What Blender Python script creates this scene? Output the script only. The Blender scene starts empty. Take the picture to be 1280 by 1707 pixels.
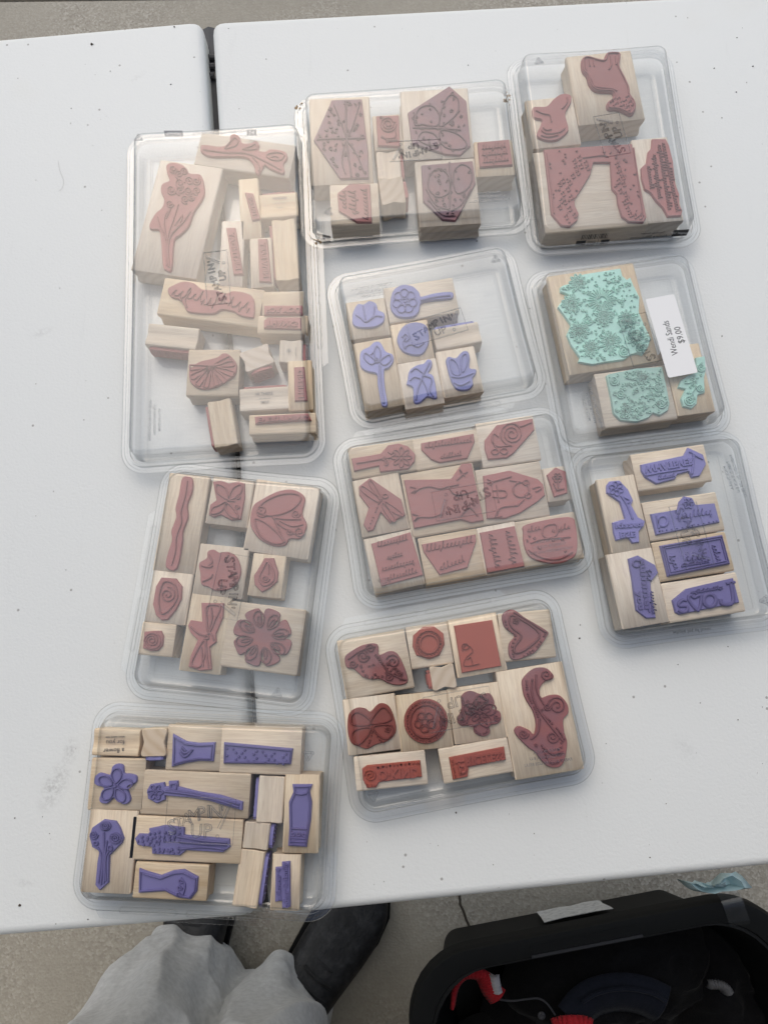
import bpy, bmesh, math, random
from mathutils import Vector, Matrix
random.seed(7)
SC = bpy.context.scene
COL = SC.collection
R = math.radians
# ---------------------------------------------------------------- camera, sky, sun, exposure
TABLE = 0.74                     # table top above the ground
CAM_Z = TABLE + 0.60
F_PX, CX, CY = 1230.0, 640.0, 853.5
NAD = (660.0, 1124.0)            # where the plumb line under the phone meets the picture
zc = Vector(((NAD[0]-CX)/F_PX, -(NAD[1]-CY)/F_PX, -1.0)).normalized() * -1.0   # world up in camera axes
xc = Vector((0, 1, 0)).cross(zc).normalized()
yc = zc.cross(xc)
M3 = Matrix((xc, yc, zc))        # camera -> world
cam = bpy.data.objects.new('camera', bpy.data.cameras.new('camera'))
COL.objects.link(cam)
cam.data.sensor_fit = 'HORIZONTAL'; cam.data.sensor_width = 36.0
cam.data.lens = 36.0*F_PX/1280.0
cam.data.clip_start = 0.02; cam.data.clip_end = 500
cam.matrix_world = Matrix.Translation((0, 0, CAM_Z)) @ M3.to_4x4()
SC.camera = cam

SUN_EL, SUN_AZ = R(54), R(-16)     # soft sun behind thin cloud, beyond the far edge of the table
w = bpy.data.worlds.new('World'); SC.world = w; w.use_nodes = True
wn = w.node_tree.nodes; bg = wn['Background']
sky = wn.new('ShaderNodeTexSky'); sky.sky_type = 'NISHITA'; sky.sun_disc = False
sky.sun_elevation = SUN_EL; sky.sun_rotation = SUN_AZ
sky.air_density = 1.0; sky.dust_density = 4.6; sky.ozone_density = 1.0
w.node_tree.links.new(sky.outputs[0], bg.inputs[0]); bg.inputs[1].default_value = 0.15
sl = bpy.data.lights.new('sun', 'SUN'); sl.energy = 1.15; sl.angle = R(80); sl.color = (.92, 1.0, .95)
sun = bpy.data.objects.new('sun', sl); COL.objects.link(sun)
sd = Vector((math.sin(SUN_AZ)*math.cos(SUN_EL), math.cos(SUN_AZ)*math.cos(SUN_EL), math.sin(SUN_EL)))
sun.rotation_euler = sd.to_track_quat('Z', 'Y').to_euler()
SC.view_settings.view_transform = 'Standard'; SC.view_settings.look = 'None'
SC.view_settings.gamma = 1; SC.view_settings.exposure = -0.34
SC.cycles.transparent_max_bounces = 40; SC.cycles.max_bounces = 10
SC.cycles.caustics_reflective = False; SC.cycles.caustics_refractive = False
SC.cycles.use_denoising = True

# ---------------------------------------------------------------- helpers
def P(u, v, z):
    """point of the place at height z (above the table top) that was surveyed at photo position u, v"""
    d = M3 @ Vector(((u-CX)/F_PX, -(v-CY)/F_PX, -1.0))
    k = (TABLE + z - CAM_Z) / d.z
    return Vector((d.x*k, d.y*k, TABLE + z))
def frame(x0, y0, s):
    return lambda x, y: (x0 + x/s, y0 + y/s)

def mesh(name, verts, faces, mat, parent=None, smooth=False, loc=None):
    me = bpy.data.meshes.new(name)
    me.from_pydata([tuple(v) for v in verts], [], faces); me.update()
    if smooth: me.shade_smooth()
    o = bpy.data.objects.new(name, me); COL.objects.link(o)
    if mat: me.materials.append(mat)
    if parent: o.parent = parent
    if loc is not None: o.location = loc
    return o
def fix_normals(o):
    bm = bmesh.new(); bm.from_mesh(o.data); bmesh.ops.recalc_face_normals(bm, faces=bm.faces); bm.to_mesh(o.data); bm.free()
    return o
def auto_smooth(o, ang=40):
    me = o.data; me.shade_smooth()
    try: me.set_sharp_from_angle(angle=R(ang))
    except Exception: pass
    return o
def tag(o, label=None, cat=None, group=None, kind=None):
    if label: o['label'] = label
    if cat: o['category'] = cat
    if group: o['group'] = group
    if kind: o['kind'] = kind
    return o
def empty(name, loc, rz=0, rot=None):
    o = bpy.data.objects.new(name, None); COL.objects.link(o); o.location = loc
    o.rotation_euler = rot if rot is not None else (0, 0, rz); o.empty_display_size = .02
    return o
RIBP = lambda z0, ht: ((1, z0), (.82, z0+ht*.75), (.45, z0+ht), (-.45, z0+ht), (-.82, z0+ht*.75), (-1, z0))
class MB:
    """collects pieces of one mesh"""
    def __init__(s): s.v = []; s.f = []
    def add(s, v, f):
        b = len(s.v); s.v += [tuple(q) for q in v]; s.f += [tuple(i+b for i in q) for q in f]
    def loft(s, rings, cap0=False, cap1=False, closed=True):
        n = len(rings[0]); v = [p for r in rings for p in r]; f = []
        for i in range(len(rings)-1):
            for j in range(n if closed else n-1):
                a, b = i*n+j, i*n+(j+1) % n
                f.append((a, b, b+n, a+n))
        if cap0: f.append(tuple(range(n-1, -1, -1)))
        if cap1: f.append(tuple((len(rings)-1)*n+j for j in range(n)))
        s.add(v, f)
    def box(s, c, h, rz=0):
        m = Matrix.Rotation(rz, 3, 'Z')
        v = [Vector(c)+m@Vector((x*h[0], y*h[1], z*h[2])) for x in (-1, 1) for y in (-1, 1) for z in (-1, 1)]
        s.add(v, [(0,1,3,2),(4,6,7,5),(0,4,5,1),(2,3,7,6),(0,2,6,4),(1,5,7,3)])
    def rib(s, pts, wd, z0, ht, closed=False):
        """a raised rib of width wd on height z0 along a 2-D line"""
        n = len(pts); rows = []
        if n < 2: return
        for i, p in enumerate(pts):
            a = pts[(i-1) % n] if (closed or i) else p
            b = pts[(i+1) % n] if (closed or i < n-1) else p
            t = Vector((b[0]-a[0], b[1]-a[1]))
            t = t.normalized() if t.length > 1e-9 else Vector((1, 0))
            q = Vector((-t.y, t.x))
            rows.append([(p[0]+q.x*k*wd/2, p[1]+q.y*k*wd/2, z) for k, z in RIBP(z0, ht)])
        v = [p for r in rows for p in r]; f = []
        for i in range(n if closed else n-1):
            a, b = i*6, ((i+1) % n)*6
            for k in range(5): f.append((a+k, a+k+1, b+k+1, b+k))
        if not closed: f += [tuple(range(5, -1, -1)), tuple(range(n*6-6, n*6))]
        s.add(v, f)
    def tube(s, pts, r, n=8, cap=True):
        rings = []; prev = None
        for i, p in enumerate(pts):
            p = Vector(p); a = Vector(pts[max(i-1, 0)]); b = Vector(pts[min(i+1, len(pts)-1)])
            t = (b-a).normalized(); u = t.cross(Vector((0, 0, 1)))
            if u.length < 1e-3: u = t.cross(Vector((0, 1, 0)))
            u.normalize(); q = t.cross(u); rr = r[i] if isinstance(r, (list, tuple)) else r
            rings.append([p+(u*math.cos(k*2*math.pi/n)+q*math.sin(k*2*math.pi/n))*rr for k in range(n)])
        s.loft(rings, cap, cap)
    def build(s, name, mat, parent=None, ang=40):
        o = mesh(name, s.v, s.f, mat, parent); fix_normals(o)
        if ang: auto_smooth(o, ang)
        return o
def rrect(hx, hy, r, n=6):
    r = max(1e-5, min(r, hx*.999, hy*.999)); out = []
    for cx, cy, a0 in ((hx-r, hy-r, 0), (-hx+r, hy-r, 90), (-hx+r, -hy+r, 180), (hx-r, -hy+r, 270)):
        for k in range(n+1):
            a = R(a0+90*k/n); out.append((cx+r*math.cos(a), cy+r*math.sin(a)))
    return out
def smooth_line(pts, closed=False, k=4):
    n = len(pts); out = []
    if n < 3: return [tuple(p) for p in pts]
    for i in range(n if closed else n-1):
        g = (lambda j: pts[j % n]) if closed else (lambda j: pts[min(max(j, 0), n-1)])
        p0, p1, p2, p3 = g(i-1), g(i), g(i+1), g(i+2)
        for s in range(k):
            t = s/k; q = []
            for c in (0, 1):
                q.append(.5*(2*p1[c]+(p2[c]-p0[c])*t+(2*p0[c]-5*p1[c]+4*p2[c]-p3[c])*t*t+(3*p1[c]-p0[c]-3*p2[c]+p3[c])*t**3))
            out.append(tuple(q))
    if not closed: out.append(tuple(pts[-1]))
    return out
def area2(p): return sum(p[i-1][0]*p[i][1]-p[i][0]*p[i-1][1] for i in range(len(p)))/2
def inset(pts, d):
    """closed 2-D outline moved inwards by d"""
    n = len(pts); s = 1 if area2(pts) > 0 else -1; out = []
    for i in range(n):
        a, b, c = Vector(pts[i-1]), Vector(pts[i]), Vector(pts[(i+1) % n])
        e1 = (b-a); e2 = (c-b)
        if e1.length < 1e-9 or e2.length < 1e-9: out.append(tuple(b)); continue
        e1.normalize(); e2.normalize()
        n1 = Vector((-e1.y, e1.x))*s; n2 = Vector((-e2.y, e2.x))*s
        m = n1+n2
        m = m.normalized()*min(1.6, 1/max(.5, m.length/2)) if m.length > 1e-3 else n1
        out.append(tuple(b+m*d))
    return out
def inside(p, poly):
    c = False
    for i in range(len(poly)):
        (x1, y1), (x2, y2) = poly[i-1], poly[i]
        if (y1 > p[1]) != (y2 > p[1]) and p[0] < (x2-x1)*(p[1]-y1)/(y2-y1)+x1: c = not c
    return c
_txt = {}
def text_shape(s, bold=0.0, outline=0):
    """centred lettering of unit cap size: verts (x, y, +-1), faces"""
    k = (s, bold, outline)
    if k not in _txt:
        cu = bpy.data.curves.new('lettering', 'FONT'); cu.body = s; cu.size = 1; cu.extrude = .5; cu.offset = bold
        if outline: cu.extrude = 0; cu.fill_mode = 'NONE'; cu.bevel_depth = outline; cu.bevel_resolution = 0
        cu.align_x = 'CENTER'; cu.align_y = 'CENTER'; cu.resolution_u = 2
        ob = bpy.data.objects.new('lettering', cu); COL.objects.link(ob)
        dg = bpy.context.evaluated_depsgraph_get(); dg.update()
        me = ob.evaluated_get(dg).to_mesh()
        _txt[k] = ([tuple(v.co) for v in me.vertices], [tuple(p.vertices) for p in me.polygons])
        ob.evaluated_get(dg).to_mesh_clear(); bpy.data.objects.remove(ob); bpy.data.curves.remove(cu)
    return _txt[k]
def put_text(mb, s, c, ang, size, z0, ht, flip=False, width=None, bold=0.0, sx=1.0, bend=None, outline=0):
    v, f = text_shape(s, bold, outline)
    ca, sa = math.cos(ang), math.sin(ang)
    if outline: v = [(x, y, z/outline*.5) for x, y, z in v]
    if width:
        wd = max(q[0] for q in v)-min(q[0] for q in v); sx = width/(wd*size)
    out = []
    for x, y, z in v:
        x, y = x*size*sx, y*size*(-1 if flip else 1)
        if bend: y += bend(x)
        out.append((c[0]+x*ca-y*sa, c[1]+x*sa+y*ca, z0+ht*(z+.5)))
    mb.add(out, f)

# ---------------------------------------------------------------- materials
def mat(name, col=(.5, .5, .5), rough=.5, spec=.5):
    m = bpy.data.materials.new(name); m.use_nodes = True
    b = m.node_tree.nodes['Principled BSDF']
    b.inputs['Base Color'].default_value = (*col, 1); b.inputs['Roughness'].default_value = rough
    b.inputs['Specular IOR Level'].default_value = spec
    return m
class NT:
    def __init__(s, m): s.m = m; s.n = m.node_tree.nodes; s.l = m.node_tree.links; s.b = s.n.get('Principled BSDF')
    def new(s, t, **kw):
        o = s.n.new('ShaderNode'+t)
        for k, v in kw.items():
            if k.startswith('i_'):
                kk = k[2:]; o.inputs[int(kk) if kk.isdigit() else kk].default_value = v
            else: setattr(o, k, v)
        return o
    def link(s, a, b): s.l.new(a, b)
    def coords(s, kind='Object', scale=(1, 1, 1), loc=(0, 0, 0), rot=(0, 0, 0)):
        t = s.new('TexCoord'); mp = s.new('Mapping'); mp.inputs['Scale'].default_value = scale
        mp.inputs['Location'].default_value = loc; mp.inputs['Rotation'].default_value = rot
        s.link(t.outputs[kind], mp.inputs[0]); return mp.outputs[0]
    def noise(s, vec, scale=5, detail=4, rough=.55, dist=0):
        n = s.new('TexNoise', i_Scale=scale, i_Detail=detail, i_Roughness=rough, i_Distortion=dist)
        if vec is not None: s.link(vec, n.inputs['Vector'])
        return n.outputs['Fac']
    def ramp(s, fac, stops):
        r = s.new('ValToRGB'); e = r.color_ramp.elements
        while len(e) < len(stops): e.new(.5)
        for k, (p, c) in enumerate(stops):
            e[k].position = p; e[k].color = (*c, 1) if len(c) == 3 else c
        s.link(fac, r.inputs[0]); return r.outputs[0]
    def mix(s, fac, a, b, mode='MIX'):
        m = s.new('Mix', data_type='RGBA', blend_type=mode)
        for sock, val in ((m.inputs[0], fac), (m.inputs[6], a), (m.inputs[7], b)):
            if hasattr(val, 'is_linked'): s.link(val, sock)
            elif isinstance(val, tuple): sock.default_value = (*val, 1) if len(val) == 3 else val
            else: sock.default_value = val
        return m.outputs[2]
    def math(s, op, a, b=0.0, clamp=False):
        m = s.new('Math', operation=op, use_clamp=clamp)
        for sock, val in ((m.inputs[0], a), (m.inputs[1], b)):
            if hasattr(val, 'is_linked'): s.link(val, sock)
            else: sock.default_value = val
        return m.outputs[0]
    def bump(s, h, strength=.3, dist=.001, target=None):
        b = s.new('Bump'); b.inputs['Strength'].default_value = strength; b.inputs['Distance'].default_value = dist
        s.link(h, b.inputs['Height'])
        if target is None: s.link(b.outputs[0], s.b.inputs['Normal'])
        return b.outputs[0]

def make_plastic(name, tint=(.978, .982, .984), rough=.07, bumpd=.0004, haze=.010, gain=1.05, edge=.50):
    m = mat(name); t = NT(m); t.n.remove(t.b)
    v = t.coords('Object')
    h = t.noise(v, 28, 2, .4); nrm = t.bump(h, .35, bumpd, target=False)
    lw = t.new('LayerWeight', i_Blend=.5); t.link(nrm, lw.inputs['Normal'])
    f5 = t.math('POWER', lw.outputs['Facing'], 5.0)
    f = t.math('ADD', t.math('MULTIPLY', f5, .9), .04)
    f = t.math('MULTIPLY', f, gain, clamp=True)
    tr = t.new('BsdfTransparent')
    f3 = t.math('POWER', lw.outputs['Facing'], 2.6)      # longer way through the sheet at a slant
    t.link(t.mix(f3, tint, tuple(x*edge for x in tint)), tr.inputs[0])
    gl = t.new('BsdfGlossy'); gl.inputs['Color'].default_value = (1, 1, 1, 1); gl.inputs['Roughness'].default_value = rough
    t.link(nrm, gl.inputs['Normal'])
    df = t.new('BsdfDiffuse'); df.inputs[0].default_value = (.8, .82, .83, 1)
    scr = t.noise(t.coords('Object', (30, 400, 60), rot=(0, 0, .5)), 1.5, 5, .7)
    hz = t.math('MULTIPLY', t.ramp(scr, [(.35, (.35,)*3), (.75, (1,)*3)]), haze)
    m1 = t.new('MixShader'); t.link(hz, m1.inputs[0]); t.link(tr.outputs[0], m1.inputs[1]); t.link(df.outputs[0], m1.inputs[2])
    m2 = t.new('MixShader'); t.link(f, m2.inputs[0]); t.link(m1.outputs[0], m2.inputs[1]); t.link(gl.outputs[0], m2.inputs[2])
    t.link(m2.outputs[0], t.n['Material Output'].inputs[0])
    return m
CLEAR = make_plastic('clear_plastic')
VEILED = make_plastic('sky_veiled_plastic', (.975, .98, .983), .08, .0004, .11, 1.2)  # plastic haze plus a white veil painted in for the reflected sky
RIM = make_plastic('rim_plastic', (.95, .955, .96), .05, .0002, .010, 1.7, .28)
CLEAR_TRAY = make_plastic('clear_tray_plastic', (.968, .975, .98), .10, .0003, .012)
EMBOSS = make_plastic('embossed_plastic', (.72, .73, .75), .10, .0, .06, 1.8)

def make_wood():
    m = mat('maple_wood', (.7, .57, .42), .55, .3); t = NT(m)
    oi = t.new('ObjectInfo'); tc = t.new('TexCoord')
    off = t.new('VectorMath', operation='ADD'); t.link(tc.outputs['Object'], off.inputs[0])
    sc = t.new('VectorMath', operation='SCALE'); sc.inputs[0].default_value = (3.1, 1.7, 2.3); t.link(oi.outputs['Random'], sc.inputs['Scale'])
    t.link(sc.outputs[0], off.inputs[1]); V = off.outputs[0]
    def mp(s, l=(0, 0, 0)):
        k = t.new('Mapping'); k.inputs['Scale'].default_value = s; k.inputs['Location'].default_value = l; t.link(V, k.inputs[0]); return k.outputs[0]
    g1 = t.noise(mp((9, 130, 130)), 1.0, 5, .6, .6)
    g2 = t.noise(mp((60, 900, 900)), 1.0, 3, .6)
    broad = t.noise(mp((25, 60, 60)), 1.0, 2, .5)
    c = t.ramp(g1, [(.28, (.655, .505, .345)), (.5, (.775, .64, .47)), (.72, (.85, .735, .57))])
    c = t.mix(t.math('MULTIPLY', t.ramp(g2, [(.40, (1,)*3), (.55, (0,)*3)]), .38), c, (.50, .36, .24))
    c = t.mix(t.math('MULTIPLY', broad, .35), c, (.86, .76, .64))
    stain = t.ramp(t.noise(mp((45, 70, 70), (7, 3, 1)), 1.0, 4, .65), [(.56, (0,)*3), (.74, (1,)*3)])
    c = t.mix(t.math('MULTIPLY', stain, .26), c, (.56, .43, .40))
    # rings on the sawn ends
    sx = t.new('SeparateXYZ'); t.link(tc.outputs['Normal'], sx.inputs[0])
    endm = t.math('GREATER_THAN', t.math('ABSOLUTE', sx.outputs['X']), .8)
    wv = t.new('TexWave', wave_type='RINGS', rings_direction='X'); wv.inputs['Scale'].default_value = 42; wv.inputs['Distortion'].default_value = 2.2; wv.inputs['Detail Scale'].default_value = 1.2
    wl = t.new('Mapping'); wl.inputs['Location'].default_value = (0, .03, .022); t.link(tc.outputs['Object'], wl.inputs[0]); t.link(wl.outputs[0], wv.inputs['Vector'])
    ring = t.ramp(wv.outputs['Fac'], [(.0, (.60, .475, .35)), (.45, (.66, .54, .415)), (1, (.69, .57, .45))])
    c = t.mix(endm, c, ring)
    # each block cut from other timber
    val = t.math('ADD', t.math('MULTIPLY', oi.outputs['Random'], .22), .84)
    hs = t.new('HueSaturation'); t.link(val, hs.inputs['Value']); t.link(c, hs.inputs['Color'])
    sat = t.math('ADD', t.math('MULTIPLY', t.math('FRACT', t.math('MULTIPLY', oi.outputs['Random'], 17.3)), .5), .75); t.link(sat, hs.inputs['Saturation'])
    t.link(hs.outputs[0], t.b.inputs['Base Color'])
    t.bump(g2, .25, .0002)
    return m
WOOD = make_wood()
def make_rubber(name, col, ink=None, inkamt=.5):
    m = mat(name, col, .62, .35); t = NT(m)
    n = t.noise(t.coords('Object'), 55, 4, .6)
    oi = t.new('ObjectInfo')
    c = t.mix(n, tuple(x*.86 for x in col), tuple(min(1, x*1.12) for x in col))
    if ink:
        k = t.ramp(t.noise(t.coords('Object', loc=(3, 1, 0)), 35, 3, .6), [(.38, (0,)*3), (.62, (1,)*3)])
        c = t.mix(t.math('MULTIPLY', k, inkamt), c, ink)
    hs = t.new('HueSaturation'); t.link(t.math('ADD', t.math('MULTIPLY', oi.outputs['Random'], .2), .9), hs.inputs['Value']); t.link(c, hs.inputs['Color'])
    t.link(hs.outputs[0], t.b.inputs['Base Color'])
    t.bump(t.noise(t.coords('Object'), 900, 2), .12, .0002)
    return m
RUST = make_rubber('rust_rubber', (.42, .155, .145), (.36, .15, .15), .5)
MAROON = make_rubber('maroon_rubber', (.29, .075, .06), (.22, .075, .07), .5)
PLUM = make_rubber('plum_stained_rubber', (.31, .15, .16), (.24, .145, .18), .9)
MAUVE = make_rubber('ink_stained_rubber', (.31, .11, .105), (.21, .10, .12), .8)
BRICK = make_rubber('brick_red_rubber', (.36, .085, .058))
LILAC = make_rubber('lilac_rubber', (.245, .23, .50), (.22, .20, .44), .4)
PALELILAC = make_rubber('pale_lilac_rubber', (.28, .295, .60))
DEEPLILAC = make_rubber('deep_lilac_rubber', (.19, .17, .38))
MINT = make_rubber('mint_rubber', (.47, .77, .68))
GREYMINT = make_rubber('grey_mint_rubber', (.44, .68, .60))
def inked(name, col):
    return make_rubber(name, col)
INKED = {RUST: inked('rust_rubber_inked', (.34, .118, .115)), MAROON: inked('maroon_rubber_inked', (.20, .048, .042)), PLUM: inked('plum_rubber_inked', (.20, .10, .12)), MAUVE: inked('mauve_rubber_inked', (.20, .07, .075)), BRICK: inked('brick_rubber_inked', (.31, .07, .048)),
         LILAC: inked('lilac_rubber_inked', (.19, .175, .42)), PALELILAC: inked('pale_lilac_inked', (.22, .23, .50)), DEEPLILAC: inked('deep_lilac_inked', (.145, .125, .30)), MINT: inked('mint_inked', (.43, .725, .63)), GREYMINT: inked('grey_mint_inked', (.41, .645, .565))}
INK = mat('black_ink', (.03, .03, .035), .6)
GREYINK = mat('faded_ink', (.22, .2, .2), .7)
# ---------------------------------------------------------------- ground
def make_concrete():
    m = mat('concrete', (.36, .33, .285), .9, .2); t = NT(m)
    v = t.coords('Object')
    big = t.noise(v, 2.2, 5, .6); mid = t.noise(v, 30, 4, .65)
    c = t.ramp(big, [(.3, (.33, .305, .255)), (.7, (.43, .40, .34))])
    c = t.mix(t.math('MULTIPLY', mid, .5), c, (.48, .45, .385))
    vo = t.new('TexVoronoi', i_Scale=260); t.link(v, vo.inputs['Vector'])
    sp = t.new('SeparateColor'); t.link(vo.outputs['Color'], sp.inputs[0])
    stone = t.ramp(sp.outputs[0], [(.0, (.22, .20, .17)), (.25, (.36, .33, .28)), (.7, (.46, .43, .37)), (.93, (.66, .63, .57))])
    agg = t.ramp(t.noise(v, 3.0, 2, .5), [(.42, (.1,)*3), (.6, (.6,)*3)])
    c = t.mix(agg, c, stone)
    br = t.noise(t.coords('Object', (6, 220, 1), rot=(0, 0, R(12))), 1, 3, .6)
    c = t.mix(t.math('MULTIPLY', br, .22), c, (.2, .18, .15))
    t.link(c, t.b.inputs['Base Color'])
    h = t.math('ADD', t.math('MULTIPLY', vo.outputs['Distance'], 1.0), t.math('MULTIPLY', br, .6))
    t.bump(h, .35, .0015)
    return m
CONC = make_concrete()
def G(u, v, z=-TABLE): return P(u, v, z)
# one concrete slab: the near bay and the far bay meet at a tooled joint
g = MB(); S = 40
jy = G(400, 2, -TABLE).y + .012
g.add([(-S, -S, 0), (S, -S, 0), (S, jy-.006, 0), (-S, jy-.006, 0), (S, jy-.004, -.012), (-S, jy-.004, -.012),
       (S, jy+.004, -.012), (-S, jy+.004, -.012), (S, jy+.006, 0), (-S, jy+.006, 0), (S, S, 0), (-S, S, 0)],
      [(0, 1, 2, 3), (3, 2, 4, 5), (5, 4, 6, 7), (7, 6, 8, 9), (9, 8, 10, 11)])
o = mesh('concrete_ground', g.v, g.f, CONC); tag(o, kind='structure'); fix_normals(o)
# hairline crack in the slab near the tote
ck = MB(); pts = [G(762, 1470), G(768, 1500), G(766, 1508), G(774, 1519), G(777, 1534), G(786, 1552)]
ck.rib([(p.x+random.uniform(-.002, .002), p.y) for p in pts], .004, .0008, .0006)
tag(ck.build('ground_crack', mat('crack_dirt', (.06, .05, .04), .95)), kind='structure')

# ---------------------------------------------------------------- folding table
def make_tablemat():
    m = mat('white_table_plastic', (.80, .80, .785), .48, .4); t = NT(m)
    v = t.coords('Object')
    big = t.noise(v, 3.5, 4, .6)
    c = t.mix(big, (.765, .785, .775), (.80, .815, .80))
    yel = t.ramp(t.noise(t.coords('Object', loc=(.3, 2, 0)), 6, 3, .6), [(.60, (0,)*3), (.78, (1,)*3)])
    c = t.mix(t.math('MULTIPLY', yel, .16), c, (.66, .60, .46))
    scuff = t.ramp(t.noise(t.coords('Object', (55, 6, 1), rot=(0, 0, R(-35))), 1, 5, .7), [(.62, (0,)*3), (.76, (1,)*3)])
    c = t.mix(t.math('MULTIPLY', scuff, .12), c, (.45, .45, .44))
    # old smudges: (centre, direction, half length, half width, strength)
    for (u0, v0, u1, v1, wd, k) in ((72, 1350, 108, 1275, .012, .42), (113, 1272, 122, 1232, .008, .35), (68, 548, 72, 560, .014, .22), (40, 1480, 42, 1466, .01, .2), (225, 125, 232, 132, .012, .18), (1130, 1255, 1150, 1235, .014, .12)):
        a, b = P(u0, v0, 0), P(u1, v1, 0); cc = (a+b)/2; d = (b-a); L = d.length/2; ang = math.atan2(d.y, d.x)
        s1 = t.new('Mapping', vector_type='TEXTURE'); s1.inputs['Location'].default_value = cc; s1.inputs['Rotation'].default_value = (0, 0, ang); s1.inputs['Scale'].default_value = (L*1.3, wd, 1)
        t.link(t.new('TexCoord').outputs['Object'], s1.inputs[0])
        sx = t.new('SeparateXYZ'); t.link(s1.outputs[0], sx.inputs[0])
        d2 = t.math('SQRT', t.math('ADD', t.math('POWER', t.math('ABSOLUTE', sx.outputs[0]), 2), t.math('POWER', t.math('ABSOLUTE', sx.outputs[1]), 2)))
        fall = t.math('SUBTRACT', 1.0, d2, clamp=True)
        br = t.ramp(t.noise(t.coords('Object', (60, 60, 1)), 5, 5, .75), [(.42, (0,)*3), (.62, (1,)*3)])
        c = t.mix(t.math('MULTIPLY', t.math('MULTIPLY', fall, br), k), c, (.16, .15, .14))
    fl = t.new('TexVoronoi', i_Scale=120); t.link(v, fl.inputs['Vector'])
    sp = t.new('SeparateColor'); t.link(fl.outputs['Color'], sp.inputs[0])
    dot = t.math('MULTIPLY', t.math('LESS_THAN', fl.outputs['Distance'], .13), t.math('GREATER_THAN', sp.outputs[1], .95))
    c = t.mix(t.math('MULTIPLY', dot, .6), c, (.2, .18, .16))
    t.link(c, t.b.inputs['Base Color'])
    h = t.math('ADD', t.noise(v, 420, 3, .6), t.math('MULTIPLY', t.noise(v, 60, 2), .5))
    t.bump(h, .45, .0005)
    return m
TABM = make_tablemat()
HINGE = mat('grey_steel', (.30, .31, .31), .35); HINGE.node_tree.nodes['Principled BSDF'].inputs['Metallic'].default_value = .9
DARKST = mat('dark_steel', (.05, .05, .055), .5)
troot = empty('folding_table', (0, 0, 0))
tag(troot, 'white plastic folding table in two halves with a narrow dark gap between them', 'table')
def tabletop(cs, rr=.007, th=.042):
    """slab with rounded upper edge; cs = four surveyed corners (TL, TR, BR, BL)"""
    q = [Vector(c) for c in cs]; out = []
    poly = [(p.x, p.y) for p in q][::-1]
    # finely rounded corners
    pts = []
    n = len(poly)
    for i in range(n):
        a, b, c = Vector(poly[i-1]), Vector(poly[i]), Vector(poly[(i+1) % n])
        for k in range(5):
            s = k/4; e = .013
            p0 = b+(a-b).normalized()*e; p1 = b+(c-b).normalized()*e
            pts.append(tuple(p0*(1-s)**2+b*2*s*(1-s)+p1*s*s))
    m = MB()
    # from the flat top outwards and down
    rings = []
    for k in range(6):
        a = R(90*k/5); pr = inset(pts, rr*(1-math.sin(a)))
        rings.append([(x, y, TABLE-rr+rr*math.cos(a)) for x, y in pr])
    rings.append([(x, y, TABLE-th) for x, y in pts])
    rings.append([(x, y, TABLE-th) for x, y in inset(pts, .02)])
    m.loft(rings, True, True)
    return m
# corners extend past the frame
FL = lambda x: 1563-.0815*x
LT = [P(-420, 98, 0), P(337, 31, 0), P(432, FL(432), 0), P(-420, FL(-420), 0)]
RT = [P(352, 33, 0), P(1760, -42, 0), P(1760, 1396, 0), P(446, 1530, 0)]
tabletop(LT).build('table_half', TABM, troot, 30)
tabletop(RT).build('table_half', TABM, troot, 30)
hb = MB()
for (u, v, hl) in ((349.5, 106, .018), (391, 860, .012), (424, 1400, .018)):
    p = P(u, v, -.018); hb.box(p-Vector((0, 0, .008)), (.005, hl*.7, .003), R(3))
    for k in (-1, 0, 1): hb.tube([(p.x-.004, p.y+k*hl*.6, p.z-.003), (p.x+.004, p.y+k*hl*.6, p.z-.003)], .003)
tag(hb.build('hinge', DARKST, troot), kind='stuff')
a, b = P(352, 60, -.036), P(437, 1500, -.036)
rb = MB(); rb.tube([a, b], .012, 8); rb.build('centre_rail', DARKST, troot)
for u0, u1, vv in ((-250, -250, 820), (1600, 1600, 700)):
    for dv in (-430, 430):
        p = P(u0, vv+dv, -.05); lg = MB(); lg.tube([(p.x, p.y, TABLE-.04), (p.x, p.y, .005)], .0125, 10); lg.build('leg', HINGE, troot)
# crumbs of dirt lying on the table
cr = MB()
spots = [(153, 73, 2.6), (291, 44, 1.6), (184, 118, 1), (285, 140, 1.2), (119, 180, 1), (118, 205, .8), (381, 47, .8), (444, 98, 1), (1237, 46, .6), (1255, 110, 1.5), (1228, 62, 1), (1190, 113, 1.2), (1227, 153, 1.3), (1128, 103, 1), (1203, 196, 1),
         (1146, 29, .8), (968, 158, .6), (1244, 137, .8), (33, 1510, 2.0), (147, 1533, 1.0), (25, 1364, 1.0), (71, 1362, .7), (83, 1390, .7), (966, 1064, 1.4), (760, 1355, 1.4), (780, 108, 1), (1167, 1172, .9), (1010, 1240, .7), (890, 1390, .8), (1083, 1430, 1.0), (822, 1442, .8),
         (963, 580, 1.1), (861, 578, 1.0), (1203, 560, 1.3), (910, 640, 1), (883, 514, 1), (1213, 1078, 1), (1130, 1108, 1.0), (967, 1042, 1), (1110, 1340, .8), (1230, 1200, .9), (60, 300, .8), (30, 130, .7), (170, 350, .7), (100, 480, .8), (60, 640, .8), (140, 700, .9), (60, 860, .8), (110, 950, .7), (730, 1410, .8), (640, 1470, .7)]
for k in range(170): spots.append((random.uniform(-10, 1290), random.uniform(20, 1490), random.uniform(.25, .6)))
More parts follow.
